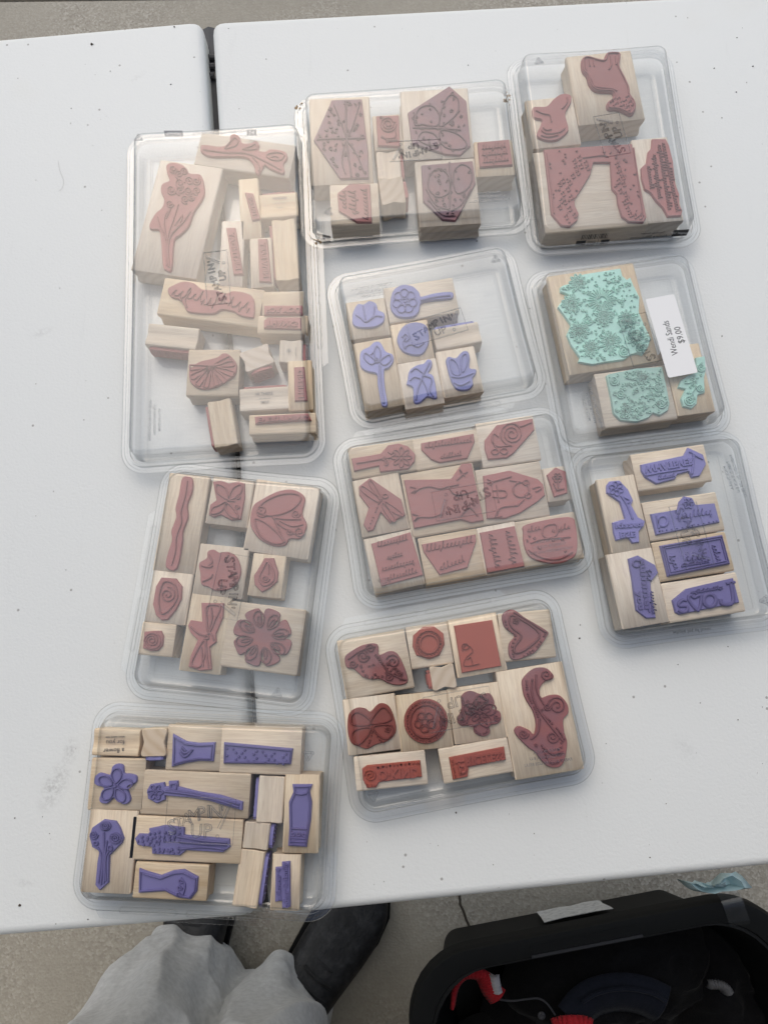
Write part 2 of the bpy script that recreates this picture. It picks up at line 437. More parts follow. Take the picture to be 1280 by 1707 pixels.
for u, v, s in spots:
    p = P(u, v, 0); r = .00055*s
    ring = [(p.x+math.cos(a)*r*random.uniform(.5, 1.4), p.y+math.sin(a)*r*random.uniform(.5, 1.3), TABLE+.0002) for a in [k*math.pi/3 for k in range(6)]]
    top = [(p.x+(x-p.x)*.5, p.y+(y-p.y)*.5, TABLE+.0002+r*.7) for x, y, z in ring]
    cr.loft([ring, top], False, True)
tag(cr.build('dirt_crumbs', mat('dirt', (.07, .055, .045), .9), None, None), 'small dark crumbs of dirt scattered over the white table', kind='stuff')
hr = MB(); hp = [P(u, v, .0008) for u, v in smooth_line([(97, 268), (100, 285), (106, 300), (104, 312), (98, 318)], k=4)]
hr.tube(hp, .00008, 5)
tag(hr.build('hair', mat('hair_strand', (.12, .10, .09), .5)), 'single short curved hair lying left of the tall case', 'hair')
# ---------------------------------------------------------------- clear clamshell cases
TOP = .0312
GC = 'clear plastic cases of rubber stamps'
LID_PROFILE = [(12.2, .0108), (12.5, .0124), (11.8, .0134), (9.6, .0134), (9.2, .0126), (7.0, .0126), (6.6, .0152), (4.6, .0152), (4.2, .0132), (2.4, .0132),
               (1.5, .0165), (.5, .0272), (.1, .0292), (-.7, .0304), (-2.0, .0312), (-3.2, .0312)]
TRAY_PROFILE = [(11.4, .0108), (5.6, .0108), (4.6, .0126), (3.7, .0126), (3.2, .0112), (1.6, .0104), (.2, .0035), (-.5, .0018), (-2.2, .0009), (-5.5, .0009), (-6.2, .0016), (-7.2, .0016), (-8, .0009)]
def logo(mb, c, ang, wd, ht, z, hh=.0007):
    """framed emblem moulded in the lid: lettering on a swinging curve over a second line"""
    ca, sa = math.cos(ang), math.sin(ang)
    L = lambda x, y: (c[0]+x*ca-y*sa, c[1]+x*sa+y*ca)
    mb.rib([L(*p) for p in ((-wd/2, -ht/2), (wd/2, -ht/2), (wd/2, ht/2), (-wd/2, ht/2))], .0009, z, hh, True)
    s = "STAMPIN'"
    x = -wd*.43; sz = ht*.40
    for k, chh in enumerate(s):
        t = k/7; size = sz*(1.15 if k == 0 else .92+.12*t)
        y = -ht*.10+ht*.30*math.sin(t*2.3-.3)
        put_text(mb, chh, L(-wd*.40+wd*.72*t, y), ang+R(16-10*t), size, z, hh, outline=.027)
    put_text(mb, 'UP', L(wd*.03, -ht*.24), ang+R(4), ht*.42, z, hh, outline=.027)
    mb.rib([L(wd*.30, -ht*.17), L(wd*.36, ht*.08), L(wd*.43, ht*.40)], .0016, z, hh)
    mb.rib([L(wd*.26, -ht*.15), L(wd*.40, ht*.40), L(wd*.45, ht*.40)], .0007, z, hh)
    mb.rib([L(wd*.27+math.cos(a)*.0011, -ht*.33+math.sin(a)*.0011) for a in [k*math.pi/4 for k in range(8)]], .0008, z, hh, True)
def recycle(mb, c, ang, r, z, hh=.0005):
    for k in range(3):
        a0 = ang+R(90+120*k); a1 = ang+R(90+120*(k+1))
        p0 = Vector((math.cos(a0), math.sin(a0)))*r; p1 = Vector((math.cos(a1), math.sin(a1)))*r; d = (p1-p0)
        q0 = p0+d*.16; q1 = p0+d*.80; n = Vector((d.y, -d.x)).normalized()*r*.26
        C = Vector(c)
        mb.rib([tuple(C+q0), tuple(C+q1)], .0007, z, hh)
        mb.rib([tuple(C+q0-n), tuple(C+q1-n)], .0007, z, hh)
        mb.rib([tuple(C+q1+n*.6), tuple(C+p0+d*.98-n*.5), tuple(C+q1-n*1.7)], .0007, z, hh)
    put_text(mb, '1', c, ang, r*.8, z, hh)
CASES = {}
GLUE = mat('old_glue', (.30, .20, .09), .5)
def case(key, label, lid, emblem, ea, fine=None, rec=None, ribs='', dz=0.0, mirror_fine=True, stain=0, stains=()):
    """lid = photo survey of the four upper lid corners (TL, TR, BR, BL)"""
    q = [P(u, v, TOP) for u, v in lid]; c = sum(q, Vector())/4
    ex = ((q[1]-q[0])+(q[2]-q[3]))/2; ey = ((q[0]-q[3])+(q[1]-q[2]))/2
    a = math.atan2(ex.y, ex.x); b = math.atan2(ey.y, ey.x)-math.pi/2
    a = (a+b)/2; hx, hy = ex.length/2, ey.length/2
    root = empty('clear_case', (c.x, c.y, TABLE), a)
    tag(root, label, 'plastic case', GC)
    inv = Matrix.Rotation(-a, 2)
    loc = lambda p: tuple(inv @ Vector((p.x-c.x, p.y-c.y)))
    CASES[key] = (root, hx, hy, a, c)
    rr = .008
    def rings(prof, zf=1.0, wob=0.0):
        out = []
        for off, z in prof:
            off = off/1000+.0
            ring = rrect(hx+off, hy+off, rr+off, 8)
            # long straight runs get extra points and bow a little, as thin formed sheet does
            res = []
            for i in range(len(ring)):
                p, n = Vector(ring[i]), Vector(ring[(i+1) % len(ring)])
                k = 8 if (n-p).length > .03 else 1
                for j in range(k):
                    v = p.lerp(n, j/k); s = math.sin(math.pi*j/k)
                    nn = Vector((-(n-p).y, (n-p).x)).normalized() if k > 1 else Vector((0, 0))
                    v = v+nn*s*wob*(.4+.6*min(1, z/.03))
                    res.append((v.x, v.y, z+dz))
            out.append(res)
        return out
    m = MB(); rg = rings(LID_PROFILE, wob=.0009); m.loft(rg, False, True)
    lidob = m.build('lid', VEILED if key in ('tall', 'geo', 'sheep', 'petal', 'frog', 'pale', 'mint') else CLEAR, root, 35)
    lidob.data.materials.append(RIM)
    for p in lidob.data.polygons:
        if p.center.z < .0160+dz: p.material_index = 1
    m = MB(); m.loft(rings(TRAY_PROFILE, wob=.0005), False, True)
    m.build('tray', CLEAR_TRAY, root, 35)
    # snap ribs: long rounded loops moulded on the rim
    for side in ribs:
        horiz = side in 'tb'; s = 1 if side in 'tr' else -1
        for k in (-1, 1):
            L = .021 if k < 0 else .026; mid = k*.027-.012
            off = (hy if horiz else hx)+.0108
            loop = rrect(L, .0019, .0018, 4)
            pl = [((x+mid, s*off+y) if horiz else (s*off+y, x+mid)) for x, y in loop]
            r_ = MB(); r_.rib(pl, .0010, .0133+dz, .0013, True); r_.build('snap_rib', CLEAR, lidob)
    for side in ribs:
        horiz = side in 'tb'; s = 1 if side in 'tr' else -1; b0 = (hy if horiz else hx); L = .062
        e0, e1 = b0+.0118, b0+.0172
        out = [(-L-.004, e0), (L+.004, e0), (L, e1), (-L, e1)]
        pl = [((x-.012), s*y) if horiz else (s*y, x-.012) for x, y in out]
        m = MB(); m.loft([[(x, y, z+dz) for x, y in pl] for z in (.0126, .0132)], True, True); m.build('hinge_lip', CLEAR, root, 0)
    if stain:
        rg_ = random.Random(stain); m = MB()
        for (u, v) in stains:
            x0, y0 = loc(P(u, v, .0135))
            for k in range(6):
                x, y = x0+rg_.uniform(-.003, .003), y0+rg_.uniform(-.003, .003); r0 = rg_.uniform(.0006, .0018)
                rn = [(x+r0*rg_.uniform(.5, 1.3)*math.cos(a_), y+r0*rg_.uniform(.5, 1.3)*math.sin(a_)) for a_ in [j*math.pi/4 for j in range(8)]]
                m.loft([[(p[0], p[1], .0136+dz) for p in rn], [(x+(p[0]-x)*.5, y+(p[1]-y)*.5, .0139+dz) for p in rn]], False, True)
        tag(m.build('glue_residue', GLUE, root, 0), kind='stuff')
    em = MB()
    ce = loc(P(*emblem[0], TOP)); ww, hh = emblem[1]
    logo(em, ce, ea-a, ww, hh, TOP+dz-.00005)
    em.build('embossed_emblem', EMBOSS, lidob, 30)
    if fine:
        (u, v), fa, flip = fine; f0 = loc(P(u, v, TOP)); f = MB(); fa = fa-a
        for k, s in enumerate(('MADE IN U.S.A.', 'FABRIQUE AUX E-U', 'FABRICADO EN LOS EEUU')):
            d = (1-k)*.0040*(-1 if flip else 1)
            put_text(f, s, (f0[0]-math.sin(fa)*d, f0[1]+math.cos(fa)*d), fa, .0030, TOP+dz-.00005, .0004, flip, bold=.01)
        f.build('embossed_lettering', EMBOSS, lidob, 0)
    if rec:
        (u, v), ra = rec; f = MB(); recycle(f, loc(P(u, v, TOP)), ra-a, .0048, TOP+dz-.00005)
        f.build('recycling_mark', EMBOSS, lidob, 0)
    return root
EM = (.052, .019)
case('tall', 'largest, tallest clear case holding the loose wooden word stamps and a bouquet stamp', [(208, 217), (488, 209), (523, 743), (230, 750)], ((362, 463), (.050, .020)), R(97), ((258, 700), R(93), True), ((231, 230), R(5)), 'r', .0004)
case('geo', 'clear case with angular mauve dies including the large pentagon, right of the tallest case', [(507, 152), (839, 131), (874, 349), (522, 372)], ((692, 250), (.046, .020)), R(183), ((815, 327), R(184), True), ((548, 352), R(100)), '', stain=3, stains=[(498, 176), (843, 156), (846, 170), (529, 403)])
case('sheep', 'clear case in the far right corner with printed barcode wall and animal stamps', [(878, 87), (1107, 72), (1163, 366), (899, 388)], ((1020, 224), (.042, .023)), R(101), None, ((898, 102), R(8)), '')
case('pale', 'clear case half empty on its right side with pale lilac tulip stamps', [(562, 459), (842, 410), (893, 624), (608, 685)], ((728, 544), (.048, .021)), R(17), ((620, 484), R(10), True), ((826, 432), R(12)), 'b')
case('mint', 'clear case with mint green stamps and a white price sticker on its lid', [(908, 458), (1147, 417), (1210, 688), (955, 724)], ((1066, 565), (.044, .024)), R(103), ((985, 680), R(103), False), None, '')
case('frog', 'clear case packed with pink angular stamps, frog and snail among them, in the middle', [(573, 745), (921, 686), (977, 930), (617, 985)], ((773, 836), (.048, .024)), R(190), ((915, 910), R(189), True), ((639, 970), R(190)), 't', .0005)
case('words', 'clear case with deeper lilac word stamps at the right edge of the table', [(977, 760), (1236, 728), (1297, 1018), (1040, 1057)], ((1152, 892), (.050, .022)), R(-79), ((1222, 795), R(-76), True), ((1275, 1001), R(100)), 't')
case('brick', 'yellowed clear case with brick red stamps including heart, lace circle and tall swirl', [(560, 1068), (916, 1003), (976, 1284), (613, 1352)], ((765, 1183), (.050, .026)), R(190), ((912, 1262), R(188), True), ((622, 1327), R(190)), 't')
case('petal', 'clear case of petal and dragonfly stamps with one thin wavy strip, left of the middle', [(280, 785), (543, 812), (490, 1170), (222, 1140)], ((382, 977), (.050, .024)), R(-100), None, ((462, 1157), R(-5)), 'l')
case('vase', 'clear case nearest the grey trousers with purple vase and bouquet stamps', [(164, 1199), (542, 1217), (530, 1530), (134, 1490)], ((334, 1368), (.050, .031)), R(-2), None, ((514, 1259), R(178)), 'b', .0006)

# printed strips and stickers on the cases
BLACKP = mat('black_print', (.02, .02, .022), .5)
GREYP = mat('grey_print', (.22, .23, .25), .5)
WHITEP = mat('white_paper', (.86, .86, .86), .6)
def local(key, p):
    root, hx, hy, a, c = CASES[key]
    v = Matrix.Rotation(-a, 2) @ Vector((p.x-c.x, p.y-c.y)); return v
def wall_print(key, side, pieces, mat_):
    """flat print on the sloping tray wall. side -1 near, +1 far. pieces: ('bar', x, w, y, h), ('box', ...), ('txt', s, x, y, size)"""
    root, hx, hy, a, c = CASES[key]
    mb = MB()
    W = Matrix.Rotation(R(82)*(1 if side < 0 else 1), 3, 'X')
    m2 = MB()
    for pc in pieces:
        if pc[0] == 'box':
            _, x, y, ww, hh = pc; m2.add([(x-ww/2, y-hh/2, 0), (x+ww/2, y-hh/2, 0), (x+ww/2, y+hh/2, 0), (x-ww/2, y+hh/2, 0)], [(0, 1, 2, 3)])
        else:
            _, s, x, y, size, ang = pc; put_text(m2, s, (x, y), ang, size, 0, .00008)
    off = hy+.0001
    v = []
    for x, y, z in m2.v:      # y = 0 at the lid's upper edge line, runs down the wall
        v.append((x, side*(off+.0002+(.0008 if y > 0 else 0)+y*.14+z), TOP-.004-y))
    return mesh('printed_label', v, m2.f, mat_, root)
pcs = [('box', -.030+k*.00135+random.uniform(-.0002, .0002), .006, random.choice((.0004, .0006, .0009)), .006) for k in range(17)]
pcs += [('box', -.0300, .0130, .0085, .0058), ('txt', '4', -.0300, .0130, .006, R(180))]
pcs = [p for p in pcs if p[0] == 'box'] + [('txt', 'Nature Silhouettes', .0290, .0105, .0042, R(180)), ('txt', 'Two-Step Stampin\'', .0310, .0060, .0028, R(180)), ('box', .0560, .0082, .0135, .0078)]
pcs += [('box', -.0205, .0118+k*.0017, .0075, .0006) for k in range(4)] + [('box', -.0150, .0135, .0004, .0080), ('box', -.0085, .0135, .0075, .0055)]
wall_print('sheep', -1, pcs, BLACKP)
wall_print('sheep', -1, [('txt', "Stampin' Up!", .0560, .0082, .0034, R(186))], WHITEP)
def flat_print(key, z, pieces, mat_, name='printed_label'):
    """print lying flat under the lid; pieces in photo survey coordinates"""
    root = CASES[key][0]; a = CASES[key][3]
    for pc in pieces:
        mb = MB()
        if pc[0] == 'quad': mb.add([(*local(key, P(u, v, z)), z) for u, v in pc[1]], [(0, 1, 2, 3)])
        else:
            _, s, (u, v), ang, size, flip = pc; put_text(mb, s, local(key, P(u, v, z)), ang-a, size, z, .00005, flip)
        mesh(name, mb.v, mb.f, mat_, root)
zp = .0300
flat_print('tall', zp, [('quad', [(273, 217), (304, 217), (306, 227), (275, 227)])], GREYP)
flat_print('tall', zp, [('quad', [(411, 215.5), (427, 215), (428, 225), (412, 225.5)])], GREYP)
flat_print('tall', zp, [('txt', 'Fundamental Phrases', (358, 221), R(1), .0046, True), ('txt', 'two-step set', (400, 218), R(1), .0022, True)], GREYP)
flat_print('tall', zp+.0001, [('txt', '24', (419, 220), R(1), .0055, True), ('txt', "Stampin'", (290, 222), R(-4), .004, True)], WHITEP)
flat_print('geo', .004, [('quad', [(527, 388), (551, 393), (551, 404), (533, 399)])], BLACKP)
flat_print('geo', .0042, [('txt', "Stampin'", (540, 396), R(-12), .0045, False)], WHITEP)
flat_print('words', .0105, [('txt', 'whole lot of lovin', (1153, 1052), R(6), .0042, True)], BLACKP)
# white price sticker on the mint case
root = CASES['mint'][0]; a_ = CASES['mint'][3]
st = [P(870+x/3.657, 410+y/3.657, TOP) for x, y in ((752, 325), (925, 292), (1072, 770), (890, 805))]
c = sum(st, Vector())/4; ex = ((st[1]-st[0])+(st[2]-st[3]))/2; ey = ((st[0]-st[3])+(st[1]-st[2]))/2
ang = math.atan2(ey.y, ey.x)-math.pi/2
sm = MB(); lc = local('mint', c); m2 = Matrix.Rotation(ang-a_, 2)
ring = rrect(ex.length/2, ey.length/2, .0015, 4)
pr = [(*(m2@Vector(p)+lc),) for p in ring]
sm.loft([[(x, y, TOP+.00005) for x, y in pr], [(x, y, TOP+.0003) for x, y in pr]], True, True)
sk = sm.build('price_sticker', WHITEP, root, 0)
tm = MB(); ta = ang-a_+R(90)
off = m2@Vector((-.0012, -.002)); put_text(tm, 'Wendi Sands', lc+off, ta, .0078, TOP+.00032, .00004, width=.031)
off = m2@Vector((.0068, -.001)); put_text(tm, '$9.00', lc+off, ta, .0078, TOP+.00032, .00004, width=.0148)
tm.build('lettering', INK, sk, 0)
# ---------------------------------------------------------------- wooden rubber stamps
FLOOR = .0019
GS = 'wooden rubber stamps in the clear cases'
FOAM = mat('grey_foam', (.30, .29, .30), .8)
def block_mesh(L, W, T):
    w = W/2; pr = []
    side = [(w-.0012, 0), (w-.0003, .0007), (w, .0020), (w-.0002, .18*T), (w-.0012, .36*T), (w-.0018, .5*T), (w-.0012, .64*T), (w-.0002, .82*T), (w, T-.0020), (w-.0003, T-.0007), (w-.0012, T)]
    prof = side+[(-y, z) for y, z in side[::-1]]
    x = L/2; e = .0005
    m = MB(); cy, cz = 0, T/2
    sh = lambda k: [(y-math.copysign(min(abs(y), k), y), z+(k if z < T/2 else -k)*.7) for y, z in prof]
    m.loft([[(-x, y, z) for y, z in sh(e)], [(-x+e, y, z) for y, z in prof], [(x-e, y, z) for y, z in prof], [(x, y, z) for y, z in sh(e)]], True, True)
    return m
def S(Z, key, label, quad, rub, die=None, rel=(), mode='up', T=.0222, face='b', smooth=True, depth=None, print_=None, dieh=.0034, swap=False, dz=0.0, foam=False):
    if mode == 'up': zt = FLOOR+T+dz
    elif mode == 'side': depth = depth or .0215; zt = FLOOR+depth+dz
    else: depth = depth or .0245; zt = FLOOR+depth+dz
    q = [P(*Z(*p), zt) for p in quad]; c = sum(q, Vector())/4
    ex = ((q[1]-q[0])+(q[2]-q[3]))/2; ey = ((q[0]-q[3])+(q[1]-q[2]))/2
    a = (math.atan2(ex.y, ex.x)+math.atan2(ey.y, ey.x)-math.pi/2)/2
    lx, ly = ex.length, ey.length
    root = empty('rubber_stamp', (c.x, c.y, TABLE+FLOOR+dz), a)
    tag(root, label, 'rubber stamp', GS)
    zero = Vector((0, 0, 0))
    if mode == 'up':
        if (lx >= ly) != swap: blk = block_mesh(lx+.0012, ly+.0014, T).build('block', WOOD, root, 35)
        else:
            blk = block_mesh(ly+.0012, lx+.0014, T).build('block', WOOD, root, 35); blk.rotation_euler = (0, 0, math.pi/2)
        D = root; zd = T; tocl = None
    elif mode == 'side':
        # lies on its grip side: the long edge runs across the die's direction
        if face in 'tb': L, TT, W = lx, ly, depth
        else: L, TT, W = ly, lx, depth
        ang = {'b': R(90), 't': R(90), 'r': R(90), 'l': R(90)}[face]
        zr = {'b': 0, 't': math.pi, 'r': math.pi/2, 'l': -math.pi/2}[face]
        # die side (+Z of the block) turned to -Y, then to the wanted side
        MR = Matrix.Rotation(zr, 4, 'Z') @ Matrix.Translation((0, TT/2, W/2)) @ Matrix.Rotation(R(90), 4, 'X')
        blk = block_mesh(L, W, TT).build('block', WOOD, root, 35); blk.matrix_local = MR
    else:
        if face in 'tb': W, TT = lx, ly
        else: W, TT = ly, lx
        L = depth
        zr = {'b': 0, 't': math.pi, 'r': math.pi/2, 'l': -math.pi/2}[face]
        MR = Matrix.Rotation(zr, 4, 'Z') @ Matrix.Translation((0, TT/2, L/2)) @ Matrix.Rotation(R(90), 4, 'X') @ Matrix.Rotation(R(90), 4, 'Z')
        blk = block_mesh(L, W, TT).build('block', WOOD, root, 35); blk.matrix_local = MR
    ca, sa = math.cos(-a), math.sin(-a)
    def loc(p, z):
        v = P(*Z(*p), z); x, y = v.x-c.x, v.y-c.y
        return (x*ca-y*sa, x*sa+y*ca)
    if print_:
        m = MB()
        for s, (x, y), ang, size, flip in print_:
            p0 = loc((x, y), zt); p1 = loc((x+10*math.cos(ang), y-10*math.sin(ang)), zt); u = Vector(p1)-Vector(p0)
            put_text(m, s, p0, math.atan2(u.y, u.x), size*u.length/10, zt-FLOOR-dz+.00004, .00006, flip, bold=.004)
        m.build('printed_lettering', INK if not foam else GREYINK, blk if False else root, 0)
    if mode != 'up':
        rng = random.Random(len(label)*7+int(quad[0][0]))
        hl, hw = L*.44, (W if mode == 'side' else W)*.36
        o_ = []
        for x, y in smooth_line(rrect(hl, hw, min(hl, hw)*.4, 3), True, 2): o_.append((x+rng.uniform(-1, 1)*.0007, y+rng.uniform(-1, 1)*.0007))
        m = MB(); m.loft([[(x, y, TT) for x, y in o_], [(x, y, TT+.0026) for x, y in o_]], False, True)
        for k in range(5):
            xx = -hl*.7+hl*1.4*k/4; m.rib([(xx, -hw*.6), (xx+.002, hw*.6)], .001, TT+.0026, .0008)
        if rub:
            d_ = m.build('die', rub, root, 35)
            d_.matrix_local = MR
        return root
    if not die: return root
    z1 = zt+dieh-.0008
    pts = [loc(p, z1) for p in die]
    if smooth: pts = smooth_line(pts, True, 4)
    if area2(pts) < 0: pts = pts[::-1]
    b0 = T-.0002; t0 = T+dieh-.0008
    m = MB()
    m.loft([[(x, y, b0) for x, y in inset(pts, -.0004)], [(x, y, T+.0012) for x, y in inset(pts, -.0002)], [(x, y, t0-.0003) for x, y in pts], [(x, y, t0) for x, y in inset(pts, .0003)]], False, True)
    d_ = m.build('die', rub, root, 35)
    r = MB(); H = .0013; rng = random.Random(int(quad[0][0]*3+quad[1][1]))
    z2 = z1+.0006
    l2 = lambda p: loc(p, z2)
    sc_ = (Vector(l2((die[0][0]+20, die[0][1])))-Vector(l2(die[0]))).length/20     # metres per survey unit
    for it in rel:
        k = it[0]
        if k in 'lcz' and len(k) == 1:
            wd = (it[2] if len(it) > 2 else 1.0)*.00142
            pl = [l2(p) for p in it[1]]
            if k != 'z': pl = smooth_line(pl, k == 'c', 4)
            r.rib(pl, wd, t0, H, k == 'c')
        elif k == 'e':
            cx, cy, rx, ry = it[1:5]; ro = it[5] if len(it) > 5 else 0; wd = (it[6] if len(it) > 6 else 1.0)*.00142
            cr_, sr_ = math.cos(R(ro)), math.sin(R(ro)); nn = 14
            r.rib([l2((cx+rx*math.cos(t)*cr_-ry*math.sin(t)*sr_, cy+rx*math.cos(t)*sr_+ry*math.sin(t)*cr_)) for t in [2*math.pi*i/nn for i in range(nn)]], wd, t0, H, True)
        elif k == 's':
            cx, cy, rad, tn = it[1:5]; st = R(it[5]) if len(it) > 5 else 0; sg = it[6] if len(it) > 6 else 1; n = int(12*tn)
            r.rib([l2((cx+rad*(1-.85*i/n)*math.cos(st+sg*2*math.pi*tn*i/n), cy+rad*(1-.85*i/n)*math.sin(st+sg*2*math.pi*tn*i/n))) for i in range(n+1)], .00125, t0, H)
        elif k == 'd':
            for x, y, rad in it[1]:
                p = l2((x, y)); rr = rad*sc_
                ring = lambda q, zz: [(p[0]+rr*q*math.cos(t), p[1]+rr*q*math.sin(t), zz) for t in [i*math.pi/4 for i in range(8)]]
                r.loft([ring(1, t0), ring(.6, t0+H)], False, True)
        elif k == 't':
            _, s, cx, cy, an, size = it[:6]; flip = it[6] if len(it) > 6 else True; wdt = it[7] if len(it) > 7 else None
            p0 = l2((cx, cy)); p1 = l2((cx+10*math.cos(R(an)), cy-10*math.sin(R(an)))); u = Vector(p1)-Vector(p0)
            put_text(r, s, p0, math.atan2(u.y, u.x), size*sc_, t0, H, flip, wdt*sc_ if wdt else None, bold=.035)
        elif k == 'rim':
            r.rib(inset(pts, it[1]/1000), (it[2] if len(it) > 2 else 1.0)*.0014, t0, H, True)
        elif k == 'pet':
            cx, cy, r0, r1, n, wp = it[1:7]; ro = it[7] if len(it) > 7 else 0
            for i in range(n):
                t = R(ro)+2*math.pi*i/n; u = (math.cos(t), math.sin(t)); v = (-u[1], u[0]); L_ = r1-r0
                sh = [(0, 0), (.25, .7), (.6, 1), (.9, .6), (1, 0), (.9, -.6), (.6, -1), (.25, -.7)]
                r.rib(smooth_line([l2((cx+u[0]*(r0+L_*s)+v[0]*wp*o, cy+u[1]*(r0+L_*s)+v[1]*wp*o)) for s, o in sh], True, 2), .00125, t0, H, True)
        elif k == 'bead':
            _, pl, rad, n = it; pl = smooth_line([l2(p) for p in pl], False, 6)
            for i in range(n):
                p = pl[int(i*(len(pl)-1)/max(1, n-1))]; rr = rad*sc_
                ring = lambda q, zz: [(p[0]+rr*q*math.cos(t), p[1]+rr*q*math.sin(t), zz) for t in [j*math.pi/3 for j in range(6)]]
                r.loft([ring(1, t0), ring(.55, t0+H)], False, True)
        elif k == 'scr':
            # joined-up hand lettering: loops running along the line, some tall, some hanging
            _, x0, y0, x1, y1, hh = it; LL = math.hypot(x1-x0, y1-y0); n = max(3, int(LL/(hh*.42))); dx_, dy_ = (x1-x0)/LL, (y1-y0)/LL
            ln = []; st_ = LL/n
            for i in range(n):
                up = rng.choice((.35, .35, .4, .9, 1.0)); dn = rng.choice((-.35, -.35, -.35, -.9)) if up < .5 else -.35
                loop = rng.uniform(.1, .5)
                for s_, t_ in ((.0, -.3), (.35, up*.5), (.5+loop*.4, up), (.45-loop*.3, up*.4), (.5, dn), (.8, -.3)):
                    a_, b_ = st_*(i+s_), t_*hh*.55; ln.append(l2((x0+dx_*a_+dy_*b_, y0+dy_*a_-dx_*b_)))
            r.rib(smooth_line(ln, False, 3), .00075, t0, H)
        elif k == 'fill':
            _, n, sz, sd_ = it; rg = random.Random(sd_); ins = inset(pts, .0022)
            xs = [p[0] for p in pts]; ys = [p[1] for p in pts]; done = 0; tries = 0
            while done < n and tries < n*30:
                tries += 1; p = (rg.uniform(min(xs), max(xs)), rg.uniform(min(ys), max(ys)))
                if not inside(p, ins): continue
                done += 1; s_ = sz/1000*rg.uniform(.6, 1.3); a0 = rg.uniform(0, 6.28); tn = rg.uniform(.5, 1.2)
                r.rib([(p[0]+s_*(1-.6*i/7)*math.cos(a0+6.28*tn*i/7), p[1]+s_*(1-.6*i/7)*math.sin(a0+6.28*tn*i/7)) for i in range(8)], .00095, t0, H)
    if r.v: r.build('relief', INKED[rub], d_, 50)
    return root
A = frame(190, 190, 3.4595); B = frame(190, 450, 3.4595)
# --- tallest case
S(A, 'tall', 'large maple stamp with a tall rust bouquet of round blooms on long stems', [(262, 258), (606, 318), (485, 955), (112, 885)], RUST,
  [(305,290),(345,277),(400,295),(435,340),(500,350),(520,440),(505,490),(460,560),(430,640),(385,690),(345,730),(330,890),(302,897),(282,870),(270,720),(258,665),(215,660),(205,635),(240,570),(275,540),(290,490),(270,440),(280,400),(320,380),(305,330)],
  [('s',x,y,r,1.6,a) for x,y,r,a in ((340,315,26,0),(375,345,26,90),(405,330,22,200),(380,395,30,40),(435,385,28,160),(330,435,30,20),(385,440,28,100),(475,385,26,300),(430,440,26,30),(478,440,26,80),(322,515,24,10),(410,490,26,60),(445,480,20,0))]+
  [('l',[(312,880),(308,720),(345,600),(370,520)]),('l',[(318,880),(318,720),(400,620),(440,560)]),('l',[(304,870),(296,720),(262,640),(250,590)]),('l',[(300,720),(290,600),(325,545),(300,600)]),('l',[(320,700),(370,650),(395,580),(350,640)])])
S(A, 'tall', 'maple stamp with a rust budding branch, at the far end of its case', [(508, 95), (1040, 190), (1006, 375), (472, 278)], RUST,
  [(500,185),(520,175),(620,185),(665,160),(670,125),(690,112),(720,125),(740,165),(790,165),(815,152),(835,170),(830,205),(870,215),(905,200),(985,215),(997,250),(975,285),(982,325),(965,338),(900,310),(870,290),(855,310),(835,342),(815,330),(808,290),(770,250),(700,240),(560,240),(505,215)],
  [('l',[(515,200),(640,218),(760,222),(860,262),(965,318)],1.6),('c',[(640,195),(670,160),(695,135),(715,150),(700,180)]),('c',[(740,200),(785,185),(815,170),(815,200)]),('c',[(880,235),(930,218),(980,230),(960,262),(910,260)]),('l',[(800,245),(835,290),(835,325)]),('l',[(905,245),(930,240),(950,250)])])
S(A, 'tall', 'slim leaning stamp with a short rust word strip, left of the WISHES block', [(690, 372), (790, 388), (885, 708), (768, 708)], RUST, [(755,450),(800,455),(840,600),(797,608)], [('t','DREAM',797,530,106,30,True,120)], smooth=False)
S(A, 'tall', 'small block printed WISHES lying on its side under the budding branch stamp', [(835, 462), (1057, 446), (1064, 585), (848, 600)], RUST, mode='side', face='t', print_=[('WISHES', (955, 485), R(3), 24, False), ('just for you', (957, 512), R(3), 14, False), ('today', (957, 537), R(3), 14, False)], foam=True)
S(A, 'tall', 'upright slim stamp with a long rust word strip, just left of the NEW BABY stamp', [(590, 615), (712, 628), (772, 1000), (645, 975)], RUST, [(648,655),(698,652),(742,918),(690,922)], [('t','BIRTHDAY',695,788,101,40,True,245)], smooth=False)
S(A, 'tall', 'slim stamp with a rust strip lettered NEW BABY', [(782, 714), (893, 720), (928, 985), (797, 1000)], RUST, [(830,718),(882,718),(905,965),(838,962)], [('t','NEW BABY',865,840,96,42,True,225)], smooth=False)
S(A, 'tall', 'plain grooved block standing on its side, right of the NEW BABY stamp', [(905, 610), (1038, 600), (1070, 945), (935, 960)], RUST, mode='side', face='l')
S(B, 'tall', 'wide maple stamp with a rust wavy script die, under the corner of the bouquet stamp', [(298, 35), (853, 125), (828, 345), (258, 232)], RUST,
  [(310,110),(345,85),(400,65),(460,75),(510,110),(590,115),(640,135),(690,120),(770,135),(805,170),(805,260),(780,270),(720,255),(690,235),(620,225),(570,248),(440,240),(410,215),(385,170),(330,150)],
  [('scr',335,125,520,165,84),('scr',500,185,660,170,80),('scr',660,190,790,205,84),('l',[(420,215),(410,170),(440,120)])])
S(B, 'tall', 'narrow stamp with a rust strip lettered FOR YOU', [(862, 125), (1092, 122), (1088, 258), (858, 260)], RUST, [(865,205),(1083,203),(1085,252),(867,256)], [('t','FOR YOU',975,229,0,42,True,200)], smooth=False)
S(B, 'tall', 'narrow stamp with a rust strip lettered THANKS', [(833, 260), (1113, 266), (1112, 366), (833, 358)], RUST, [(865,290),(890,272),(1075,272),(1077,338),(865,332)], [('t','THANKS',970,306,-1,46,True,180)], smooth=False)
S(B, 'tall', 'plain grooved block lying alone near the left wall of the tallest case', [(200, 297), (487, 340), (472, 470), (182, 418)], RUST, mode='side', face='b')
